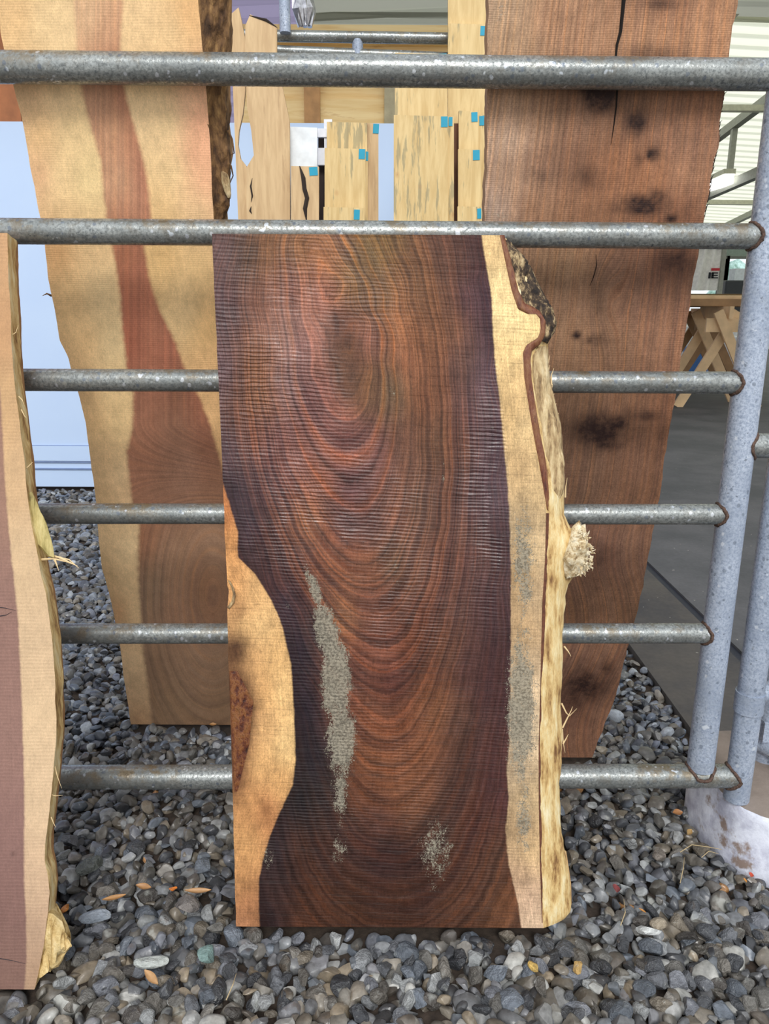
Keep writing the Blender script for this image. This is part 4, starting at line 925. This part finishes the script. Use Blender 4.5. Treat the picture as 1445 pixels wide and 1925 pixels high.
b_ch = [(170, 30, (190, 150, 106)), (200, 60, (182, 132, 90)), (205, 120, (150, 96, 62)), (190, 180, (164, 118, 84)), (230, 190, (156, 94, 60)), (215, 240, (168, 122, 82)), (255, 260, (158, 98, 62)), (225, 340, (172, 128, 90)), (270, 330, (156, 94, 62)), (240, 400, (160, 106, 72)),
        (235, 480, (146, 84, 48)), (260, 520, (150, 86, 54)), (250, 570, (156, 86, 54)), (245, 640, (148, 76, 44)), (290, 620, (160, 96, 62)), (310, 670, (158, 88, 56)), (270, 750, (138, 86, 58)), (330, 740, (116, 74, 50)), (380, 760, (146, 82, 50)), (260, 820, (150, 96, 64)),
        (330, 820, (126, 86, 62)), (390, 830, (128, 78, 52)), (270, 880, (146, 96, 66)), (350, 880, (148, 106, 80)), (400, 900, (134, 90, 62)), (300, 930, (134, 92, 66)), (270, 1010, (132, 84, 52)), (290, 1100, (120, 96, 72)), (330, 1050, (138, 104, 76)), (400, 1020, (148, 112, 82)), (380, 1100, (122, 84, 56)), (330, 1150, (128, 92, 66)), (400, 1160, (126, 88, 60)),
        (300, 1250, (122, 92, 66)), (360, 1260, (128, 98, 72)), (410, 1240, (124, 94, 68)), (320, 1330, (128, 98, 68)), (410, 1340, (118, 88, 60))]
b_cs = [(40, 30, (206, 166, 112)), (80, 40, (226, 192, 138)), (120, 80, (222, 188, 136)), (60, 180, (190, 152, 110)), (110, 180, (226, 190, 140)), (80, 250, (210, 168, 112)), (130, 250, (228, 194, 136)), (110, 330, (232, 198, 140)), (160, 340, (228, 198, 138)), (80, 330, (198, 150, 108)), (130, 400, (224, 186, 130)), (270, 30, (228, 190, 136)), (320, 60, (230, 192, 136)), (350, 30, (206, 158, 100)),
        (290, 180, (228, 192, 140)), (350, 190, (216, 166, 126)), (320, 230, (230, 198, 140)), (370, 230, (214, 150, 112)), (330, 320, (236, 202, 142)), (365, 290, (212, 150, 112)), (385, 340, (218, 160, 118)), (310, 390, (206, 168, 112)), (370, 400, (232, 192, 138)), (110, 470, (190, 142, 88)), (180, 470, (220, 182, 128)), (130, 560, (214, 176, 120)), (190, 560, (228, 196, 142)), (160, 640, (212, 172, 116)), (210, 650, (226, 196, 142)),
        (310, 480, (216, 174, 110)), (370, 500, (226, 186, 124)), (350, 580, (232, 196, 138)), (390, 620, (224, 178, 112)), (390, 700, (226, 178, 118)), (160, 730, (176, 140, 96)), (210, 740, (226, 192, 134)), (180, 790, (196, 158, 106)), (225, 800, (224, 190, 132)), (200, 870, (196, 160, 112)), (225, 890, (224, 190, 140)), (200, 930, (192, 156, 108)), (235, 930, (204, 166, 120)), (210, 1010, (206, 172, 124)), (240, 1030, (214, 184, 136)),
        (200, 1090, (178, 144, 98)), (240, 1100, (208, 176, 128)), (225, 1150, (170, 118, 74)), (250, 1150, (206, 174, 126)), (245, 1250, (202, 168, 124)), (265, 1300, (196, 160, 118)), (260, 1350, (170, 128, 88))]
def f_back(X, Y, V):
    sL = poly(b_s1, Y) - X; sR = X - poly(b_s2, Y); sd = np.maximum(sL, sR)
    F = np.where(sL > sR, -sL/26., sR/30.) + X/120.
    ins = sd < 0
    ell = np.sqrt(((X-400)/70.)**2 + ((Y-1120)/150.)**2)*3
    F = np.where(ins, np.where(Y > 800, ell*np.clip((Y-800)/150, 0, 1)+(X/22.)*(1-np.clip((Y-800)/150, 0, 1)), X/22.), F)
    st = blob(X, Y, [(385, 240, 5, 60, .0), (330, 700, 10, 20, .0), (268, 90, 1, 1, 0), (405, 1150, 60, 40, .12)])
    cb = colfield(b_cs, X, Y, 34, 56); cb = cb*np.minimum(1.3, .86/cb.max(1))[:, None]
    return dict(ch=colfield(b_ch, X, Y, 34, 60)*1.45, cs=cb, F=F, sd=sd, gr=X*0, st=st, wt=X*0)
bs = empty('live_edge_slab', (-.5, BY, 0)); tag(bs, 'pale cream slab with a reddish brown heart streak and thick bark edge, leaning behind the gate', 'slab')
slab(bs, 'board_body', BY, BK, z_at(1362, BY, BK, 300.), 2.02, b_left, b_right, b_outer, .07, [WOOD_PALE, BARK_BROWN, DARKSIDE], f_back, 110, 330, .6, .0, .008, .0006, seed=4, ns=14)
def strip2(*a, **k): return strip(*a, **k)
strip(bs, 'bark', BY, BK, [(370, -100), (374, 0), (382, 90), (390, 170), (395, 240), (398, 300), (402, 370), (408, 440)], [(432, -100), (434, 0), (434, 95), (430, 160), (430, 240), (434, 310), (428, 360), (426, 440)], .006, .034, BARK_BROWN, 260, 22, .016, 34, .35)
for pts in ([(428, 245), (436, 262), (440, 288), (432, 292)], [(424, 300), (434, 312), (438, 330), (430, 350)], [(97, 556), (88, 552), (80, 556)]):
    splinter(bs, pts, BY+.01, BK, .0028, 'bark_shred', BARK_BROWN)
strip(bs, 'pale_bark_flake', BY, BK, [(417, 322), (418, 340), (424, 360), (430, 372)], [(424, 320), (432, 338), (434, 356), (433, 374)], .0, .012, SHAVED_DRY, 40, 6, .003, 60, .2)

# ---------- brown slab behind the gate
RY_, RK = 1.81, -.214
r_left = [(918, -260), (918, 0), (916, 160), (912, 400), (905, 460), (880, 900), (860, 1440)]
r_right = [(1392, -260), (1387, 0), (1376, 60), (1368, 120), (1362, 170), (1352, 220), (1350, 270), (1340, 310), (1332, 370), (1320, 420), (1312, 480), (1305, 510), (1297, 560), (1290, 620), (1278, 680), (1270, 740), (1258, 800), (1248, 870), (1240, 930), (1230, 980), (1222, 1030), (1212, 1080), (1205, 1120), (1192, 1170), (1178, 1220), (1165, 1280), (1148, 1330), (1130, 1380), (1112, 1426)]
r_ch = [(940, 30, (182, 144, 106)), (960, 60, (166, 126, 88)), (1040, 40, (160, 112, 74)), (1120, 80, (162, 114, 76)), (1230, 60, (170, 118, 76)), (1320, 60, (168, 116, 74)), (1250, 10, (140, 92, 60)), (935, 200, (160, 120, 86)), (960, 260, (184, 148, 118)), (1010, 220, (150, 108, 74)), (1090, 240, (142, 98, 68)), (1050, 190, (120, 80, 50)), (1200, 190, (112, 74, 46)), (1300, 200, (130, 84, 52)), (1300, 270, (146, 100, 70)),
        (1240, 260, (140, 94, 64)), (1020, 300, (140, 96, 66)), (960, 340, (166, 126, 94)), (1080, 300, (122, 80, 52)), (1130, 330, (136, 86, 50)), (1180, 320, (152, 94, 50)), (1230, 330, (156, 98, 54)), (1290, 330, (158, 108, 72)), (930, 390, (172, 140, 116)), (1000, 390, (148, 100, 62)), (1100, 390, (138, 90, 54)), (1280, 390, (130, 80, 48)),
        (1060, 500, (150, 110, 74)), (1100, 560, (146, 104, 72)), (1180, 500, (128, 86, 60)), (1250, 500, (106, 66, 44)), (1200, 560, (130, 88, 62)), (1280, 560, (140, 94, 66)), (1060, 640, (148, 106, 70)), (1150, 650, (136, 94, 62)), (1250, 640, (148, 100, 68)), (1080, 760, (112, 78, 52)), (1180, 760, (128, 86, 56)), (1240, 780, (128, 82, 52)), (1100, 880, (124, 86, 60)), (1200, 870, (132, 88, 60)),
        (1090, 930, (110, 76, 52)), (1200, 930, (118, 78, 50)), (1130, 1030, (130, 88, 66)), (1190, 1030, (136, 94, 68)), (1100, 1110, (110, 74, 50)), (1170, 1120, (120, 82, 56)), (1090, 1150, (92, 60, 34)), (1180, 1150, (98, 66, 40)), (1090, 1230, (138, 94, 68)), (1150, 1230, (138, 94, 66)), (1080, 1340, (104, 66, 46)), (1130, 1330, (136, 92, 64)), (1090, 1400, (130, 86, 58))]
def f_right(X, Y, V):
    n_ = X*0
    F = (X + (Y-700)*.12)/24.
    e_ = ((X-1135)/34.)**2 + ((Y-560)/90.)**2
    F = F + 1.5*np.exp(-e_)
    F = np.where(Y > 900, F + .35*np.sin((Y-900)/60.)*np.clip((Y-900)/200, 0, 1)*3, F)
    crack = [(0, 1174), (30, 1169), (60, 1165), (90, 1158), (108, 1156), (165, 1160), (200, 1156), (240, 1151), (270, 1148), (330, 1136)]
    st = blob(X, Y, [(1128, 180, 34, 34, .95), (1196, 232, 22, 22, .8), (1110, 165, 30, 20, .6), (1226, 290, 14, 13, .8), (1200, 300, 10, 16, .4), (1206, 386, 38, 18, .95), (1235, 370, 16, 14, .8), (1170, 390, 30, 14, .45), (1262, 412, 12, 10, .7), (1270, 490, 40, 26, .55), (1120, 640, 26, 14, .35),
        (1084, 630, 9, 8, .8), (1108, 640, 7, 7, .6), (1125, 808, 44, 30, .98), (1160, 795, 22, 16, .8), (1140, 835, 30, 12, .6), (1185, 780, 20, 14, .45), (1215, 782, 22, 10, .5), (1230, 100, 50, 20, .4), (1240, 8, 40, 10, .5), (1120, 560, 26, 60, .25), (1100, 1290, 50, 34, .65), (1140, 1260, 16, 18, .5), (1080, 1310, 30, 24, .5), (1130, 1050, 20, 30, .3), (1100, 330, 26, 26, .3), (1010, 330, 30, 16, .3)])
    gr = blob(X, Y, [(938, 20, 26, 40, .52), (935, 405, 34, 12, .56), (960, 60, 22, 60, .40), (950, 110, 18, 30, .38), (965, 250, 30, 70, .38)])
    gr = np.clip((gr-.3)*2.0, 0, 1)
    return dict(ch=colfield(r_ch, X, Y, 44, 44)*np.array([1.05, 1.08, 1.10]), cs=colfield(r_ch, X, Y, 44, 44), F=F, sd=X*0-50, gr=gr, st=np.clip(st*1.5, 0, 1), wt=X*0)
rs = empty('live_edge_slab', (.5, RY_, 0)); tag(rs, 'wide plain brown slab with dark blotches and a long crack, leaning behind the gate beside its end post', 'slab')
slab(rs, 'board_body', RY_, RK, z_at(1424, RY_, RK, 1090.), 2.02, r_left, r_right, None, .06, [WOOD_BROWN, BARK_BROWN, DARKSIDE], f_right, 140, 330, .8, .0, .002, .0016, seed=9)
sliver_pts = [(1174, -60), (1172, 0), (1169, 30), (1166, 60), (1159, 85), (1157, 108), (1154, 125), (1160, 165), (1158, 200), (1153, 240), (1148, 272)]
q = [hit(np.array([float(a)]), np.array([float(b)]), RY_-.0006, RK)[0] for a, b in sliver_pts]
MB().tube(q, [.0028, .0034, .003, .0026, .0022, .0018, .0015, .0016, .0014, .001, .0003], 6).build('crack', simple('crack_shadow', (22, 14, 10), 1.0), rs)
q = [hit(np.array([float(a)]), np.array([float(b)]), RY_-.0004, RK)[0] for a, b in [(1120, 478), (1121, 500), (1115, 522), (1108, 538)]]
MB().tube(q, [.0003, .0009, .0009, .0003], 6).build('crack', simple('crack_shadow', (40, 24, 16), 1.0), rs)
sr3 = random.Random(8)
for i in range(26):      # bark whiskers along the upper right rim
    py = 178 + i*9 + sr3.uniform(-3, 3); px = np.interp(py, [170, 220, 270, 310, 370, 420], [1362, 1352, 1350, 1340, 1332, 1320])
    splinter(rs, [(px-2, py+6), (px+1, py-1), (px+sr3.uniform(2, 6), py-sr3.uniform(4, 9))], RY_+.004, RK, .0014, 'bark_whisker', DK)

# ================================================================== GRAVEL
STONE = N('river_gravel'); co = STONE.coord('Object')
info = STONE.n('ObjectInfo').outputs['Random']
sc_ = STONE.attr('sc', True)
v1 = STONE.noise(co, 60, 5, .65); v2 = STONE.noise(STONE.mapping(co, (1, 1, 1), (4, 2, 1)), 24, 3, .6)
c = STONE.mix(1.0, sc_, STONE.lr(v1, .3, .7, .62, 1.4), 'MULTIPLY')
c = STONE.mix(STONE.ss(v2, .60, .72, 0, .5), c, L4((176, 178, 172)))
c = STONE.mix(STONE.ss(v2, .36, .28, 0, .4), c, L4((92, 76, 60)))
c = STONE.mix(STONE.lr(v1, .66, .7, 0, .35), c, L4((196, 196, 190)))
STONE.fin(c, STONE.lr(v2, .3, .7, .22, .5), STONE.bump(v1, .5, .0015))
STONE = STONE.m

def stone_shapes(n, sub):
    out = []
    for s in range(n):
        rs_ = np.random.RandomState(100+s)
        bm = bmesh.new(); bmesh.ops.create_icosphere(bm, subdivisions=sub, radius=1)
        V = np.array([v.co[:] for v in bm.verts]); F = np.array([[v.index for v in f.verts] for f in bm.faces]); bm.free()
        for _ in range(rs_.randint(7, 12)):
            d = rs_.randn(3); d /= np.linalg.norm(d); h = rs_.uniform(.42, .80)
            t = V @ d; V = V - np.clip(t-h, 0, None)[:, None]*d*rs_.uniform(.86, 1.0)
        V = V*(1+.06*fnoise(V+s*3, 1.6, 2)[:, None])
        V = V*np.array([1, rs_.uniform(.62, .95), rs_.uniform(.42, .72)])
        V -= V.mean(0); V /= abs(V).max()
        out.append((V, F))
    return out
SH3 = stone_shapes(26, 3); SH2 = stone_shapes(26, 2)
pal = lin(np.array([(84, 86, 90), (100, 102, 108), (66, 68, 72), (116, 118, 120), (90, 88, 84), (56, 57, 60), (104, 100, 94), (136, 138, 138), (76, 72, 68), (92, 98, 106), (84, 80, 74), (110, 102, 90)]))
rs_ = np.random.RandomState(11)
S = []   # x, y, z, size, shape, euler, colour
def blocked(x, y, r):
    if x > .872 + .004 - r*.3 and y > 1.8: return True
    if (x-.918)**2 + (y-1.553)**2 < (.2+r*.1)**2: return True
    if -.285-r*.2 < x < .325+r*.2 and 1.229-r*.15 < y < 1.30: return True
    if x < -.60+r*.3 and 1.095-r*.2 < y < 1.165: return True
    if -.72 < x < -.2 and 1.985-r*.2 < y < 2.07: return True
    if .17 < x < .55+r*.2 and 1.81-r*.2 < y < 1.89: return True
    if y > 4.97: return True
    return False
def scatter(x0, x1, y0, y1, pitch, smin, smax, layer):
    y = y0; k = 0
    while y < y1:
        x = x0 + (k % 2)*pitch*.5
        while x < x1:
            xx, yy = x + rs_.uniform(-.48, .48)*pitch, y + rs_.uniform(-.48, .48)*pitch
            s = smin + (smax-smin)*(rs_.beta(1.6, 2.0) if yy < 1.28 else rs_.beta(1.4, 3.0))
            if not blocked(xx, yy, s):
                z = -.024 + rs_.uniform(-.004, .008) + layer
                e_ = rs_.uniform(0, 6.28, 3); tilt = rs_.normal(0, .45, 2)
                c_ = pal[rs_.randint(len(pal))]*rs_.uniform(.65, 1.15)
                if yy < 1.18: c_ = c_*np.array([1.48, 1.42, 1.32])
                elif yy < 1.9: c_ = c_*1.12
                if yy > 1.9: c_ = c_*np.array([1.2, 1.27, 1.4])  # rear stones lightened and tinted blue, painting in the cooler light there
                u = rs_.rand()
                if u < .004: c_ = lin(np.array((150, 110, 70)))
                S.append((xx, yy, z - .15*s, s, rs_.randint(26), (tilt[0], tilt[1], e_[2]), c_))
            x += pitch
        y += pitch*.88; k += 1
scatter(-1.0, 1.25, .78, 1.95, .026, .012, .034, .0)
scatter(-1.0, 1.25, .78, 1.95, .036, .012, .027, .012)
scatter(-2.1, .88, 1.95, 3.0, .030, .013, .029, .0)
scatter(-2.1, .88, 1.95, 3.0, .042, .013, .029, .012)
scatter(-3.0, .88, 3.0, 5.0, .040, .018, .034, .004)
def inst(V, s): # transform
    R = np.array(Euler(s[5]).to_matrix()); return (V*s[3]) @ R.T + np.array(s[:3])
# the three hundred that show largest become stones of their own
sizes = []
for i, s in enumerate(S):
    X, Y = project(np.array(s[:3])); vis = (8 < X < 1437) and (0 < Y < 1915)
    if vis and ((X > 395 and X < 1075 and Y < 1735) or (X < 100 and Y < 1850) or (Y < 1490)): vis = False
    if s[2] < -.022: vis = False
    sizes.append(s[3]/s[1] if vis else 0)
order = np.argsort(sizes)[::-1]; big = set(order[:286].tolist())
LABG = 'loose angular grey stones of the gravel bed below the gate'
protos = {}
def stone_mesh(k, c_, name='gravel_stone', mat=None):
    V, F = SH3[k]; me = bpy.data.meshes.new(name); me.from_pydata(V.tolist(), [], F.tolist()); me.materials.append(mat or STONE)
    at = me.attributes.new('sc', 'FLOAT_COLOR', 'POINT'); at.data.foreach_set('color', np.tile(np.append(c_, 1).astype(np.float32), len(V)))
    me.polygons.foreach_set('use_smooth', np.ones(len(F), bool)); me.set_sharp_from_angle(angle=math.radians(28)); return me
for k in range(26):
    for j in range(2): protos[(k, j)] = stone_mesh(k, pal[(k*5+j*7) % len(pal)]*(.8+.25*((k+j) % 3)))
# the stone texture scale must not depend on the object's scale: size is baked through the object scale and noise in local space
first = None
STONE_L = STONE.copy(); STONE_L.name = 'river_gravel_single'
for nd in STONE_L.node_tree.nodes:
    if nd.type == 'TEX_NOISE': nd.inputs['Scale'].default_value *= .022
for nd in STONE_L.node_tree.nodes:
    if nd.type == 'BUMP': nd.inputs['Distance'].default_value = .06
for me in protos.values(): me.materials[0] = STONE_L
# local space noise is offset per stone
tc = [nd for nd in STONE_L.node_tree.nodes if nd.type == 'TEX_COORD'][0]
oi = STONE_L.node_tree.nodes.new('ShaderNodeObjectInfo'); vm = STONE_L.node_tree.nodes.new('ShaderNodeVectorMath'); vm.operation = 'MULTIPLY_ADD'
tgt = [l.to_socket for l in tc.outputs['Object'].links]
vm.inputs[1].default_value = (1, 1, 1)
STONE_L.node_tree.links.new(tc.outputs['Object'], vm.inputs[0])
mr = STONE_L.node_tree.nodes.new('ShaderNodeMath'); mr.operation = 'MULTIPLY'; mr.inputs[1].default_value = 50
STONE_L.node_tree.links.new(oi.outputs['Random'], mr.inputs[0]); STONE_L.node_tree.links.new(mr.outputs[0], vm.inputs[2])
for t_ in tgt: STONE_L.node_tree.links.new(vm.outputs[0], t_)
for i in sorted(big):
    s = S[i]
    o = bpy.data.objects.new('gravel_stone', protos[(s[4], i % 2)]) if first is None else first.copy()
    if first is None: first = o; tag(o, 'loose angular grey stone lying in the gravel below the gate', 'stone', LABG)
    o.data = protos[(s[4], i % 2)]
    o.location = s[:3]; o.rotation_euler = s[5]; o.scale = (s[3],)*3; col.objects.link(o)
# every other stone: one gravel bed
VV, FF, CC, n0 = [], [], [], 0
for i, s in enumerate(S):
    if i in big: continue
    V, F = (SH3 if s[1] < 1.75 else SH2)[s[4]]
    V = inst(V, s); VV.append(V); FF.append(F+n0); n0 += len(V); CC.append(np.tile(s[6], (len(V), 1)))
VV = np.concatenate(VV); FF = np.concatenate(FF); CC = np.concatenate(CC)
me = bpy.data.meshes.new('gravel'); me.vertices.add(len(VV)); me.vertices.foreach_set('co', VV.astype(np.float32).ravel())
me.loops.add(len(FF)*3); me.loops.foreach_set('vertex_index', FF.astype(np.int32).ravel())
me.polygons.add(len(FF)); me.polygons.foreach_set('loop_start', np.arange(0, len(FF)*3, 3, dtype=np.int32))
me.update(calc_edges=True); me.materials.append(STONE)
at = me.attributes.new('sc', 'FLOAT_COLOR', 'POINT'); at.data.foreach_set('color', np.concatenate([CC, np.ones((len(CC), 1))], 1).astype(np.float32).ravel())
me.polygons.foreach_set('use_smooth', np.ones(len(FF), bool)); me.set_sharp_from_angle(angle=math.radians(28))
go = bpy.data.objects.new('gravel', me); col.objects.link(go)
tag(go, 'bed of small angular bluish grey gravel spread below and behind the gate', 'gravel', kind='stuff')
print('stones', len(S), 'faces', len(FF))

# distinctive stones, leaves, chips
def special(px, py, size, k, c_, label, cat='stone', z=.006, rot=None, scl=(1, 1, 1), name='pebble', mat=None):
    g_ = ground(np.array([float(px)]), np.array([float(py)]), z)[0]
    o = bpy.data.objects.new(name, stone_mesh(k, lin(np.array(c_, float)), name, mat or STONE_L)); col.objects.link(o)
    o.location = g_; o.rotation_euler = rot or (0.2, .1, random.uniform(0, 6)); o.scale = tuple(size*a for a in scl); tag(o, label, cat); return o
special(168, 1628, .030, 3, (84, 88, 84), 'flat dark grey squarish stone lying between the two leaning slabs', rot=(.5, 0, .6))
special(182, 1722, .034, 8, (132, 140, 150), 'long pale bluish stone lying right of the pale slab foot', scl=(1, .6, .6), rot=(.1, 0, .3))
special(285, 1808, .032, 5, (168, 172, 168), 'dark stone with a white streak, in front of the middle slab corner', scl=(1, .6, .6), rot=(.2, 0, .1))
special(352, 1700, .027, 9, (118, 112, 108), 'rounded brownish grey stone close to the middle slab corner', rot=(.4, 0, 2.4))
special(1215, 1749, .028, 12, (196, 198, 196), 'whitish triangular stone lying on the gravel right of the middle slab', scl=(1, .62, .6), rot=(.4, 0, 3.0))
special(1240, 1608, .026, 15, (112, 104, 96), 'large round brownish stone between slab and concrete footing')
special(1237, 1738, .018, 2, (150, 138, 120), 'round tan stone touching the whitish triangular stone')
special(1002, 1816, .014, 6, (206, 172, 96), 'small yellow stone below the middle slab foot', name='pebble')
special(1085, 1818, .012, 7, (184, 150, 92), 'small dull yellow stone right of the brighter yellow one', name='pebble')
special(325, 1671, .009, 11, (206, 118, 44), 'tiny orange stone beside a curled wood chip', name='pebble')
special(121, 1708, .011, 13, (190, 120, 48), 'orange stone near the frayed foot of the pale slab', name='pebble')
special(390, 1793, .020, 17, (112, 136, 132), 'greenish blue stone in front of the middle slab corner')
def leaf(px, py, L, W, c_, label, ang, name='leaf', cat='leaf', curl=.3, z=.012):
    g_ = ground(np.array([float(px)]), np.array([float(py)]), z)[0]; n = 12; V = []
    for i in range(n+1):
        t = i/n; w = W*math.sin(math.pi*min(max(t, .03), .97))**.8
        for s in (-1, -.4, 0, .4, 1): V.append((L*(t-.5), s*w/2, curl*L*(t-.5)**2 + abs(s)*w*.25))
    F = [(i*5+j, i*5+j+1, (i+1)*5+j+1, (i+1)*5+j) for i in range(n) for j in range(4)]
    V = np.array(V); k = len(V); V2 = V.copy(); V2[:, 2] -= .0008
    F2 = F + [tuple(a+k for a in f[::-1]) for f in F]
    rim = [i*5 for i in range(n+1)] + [n*5+j for j in range(1, 5)] + [i*5+4 for i in range(n-1, -1, -1)] + [3, 2, 1]
    F2 += [(rim[i], rim[i]+k, rim[(i+1) % len(rim)]+k, rim[(i+1) % len(rim)]) for i in range(len(rim))]
    o = mesh_obj(name, np.concatenate([V, V2]), F2, simple(name+'_tint', c_, .5, 0, .2, 80), smooth=True); o.location = g_; o.rotation_euler = (.35, .1, ang); tag(o, label, cat)
leaf(1157, 1671, .026, .016, (128, 62, 62), 'small dull red leaf lying on the gravel right of the middle slab', 1.4)
leaf(1273, 1528, .026, .016, (160, 112, 70), 'brown leaf lying beside the concrete footing, the upper of two', .2)
leaf(1295, 1565, .028, .012, (172, 140, 90), 'tan leaf lying beside the concrete footing, the lower of two', .9)
leaf(1411, 1645, .016, .010, (190, 74, 44), 'small red leaf lying in front of the concrete footing', 1.1)
leaf(1207, 1712, .016, .006, (196, 136, 70), 'tiny orange leaf sliver above the whitish triangular stone', 2.2)
leaf(1400, 1655, .014, .006, (206, 140, 60), 'tiny orange leaf sliver beside the small red leaf', 1.5)
leaf(400, 1362, .020, .010, (166, 122, 74), 'brown leaf lying under the pale slab behind the gate', .2)
leaf(372, 1675, .052, .011, (178, 138, 96), 'long curled wood chip pointing at the middle slab', .15, 'wood_chip', 'wood chip')
leaf(214, 1688, .045, .010, (172, 128, 80), 'thin bark shaving lying above the long bluish stone', .45, 'wood_chip', 'wood chip')
leaf(270, 1667, .032, .013, (168, 126, 84), 'short broad wood chip left of the tiny orange stone', -.1, 'wood_chip', 'wood chip')
leaf(285, 1838, .040, .014, (176, 138, 96), 'splintered wood chip near the lower picture edge', -.7, 'wood_chip', 'wood chip')
leaf(271, 1618, .022, .006, (186, 140, 92), 'upright slim wood chip between the dark stones', 2.0, 'wood_chip', 'wood chip')
DRY = simple('dry_grass', (178, 158, 120), .8)
for i, (pts, lb) in enumerate((([(1166, 1740), (1175, 1715), (1172, 1690)], 'dry grass stem standing left of the whitish triangular stone'), ([(1278, 1660), (1284, 1632), (1286, 1612)], 'thin dry stem below the round brownish stone'),
             ([(1278, 1602), (1300, 1588), (1330, 1592), (1362, 1598)], 'curved dry grass blade in front of the concrete footing'), ([(1318, 1612), (1332, 1600), (1350, 1605)], 'short curled dry grass blade before the concrete footing'), ([(425, 1880), (438, 1850), (444, 1830)], 'thin dark stem near the lower picture edge'))):
    q = [ground(np.array([float(a)]), np.array([float(b)]), .012+.010*math.sin(1.5*j))[0] for j, (a, b) in enumerate(pts)]
    tag(MB().tube(q, [.0009]*(len(q)-1)+[.0004], 6).build('dry_stem', DRY), lb, 'stem')
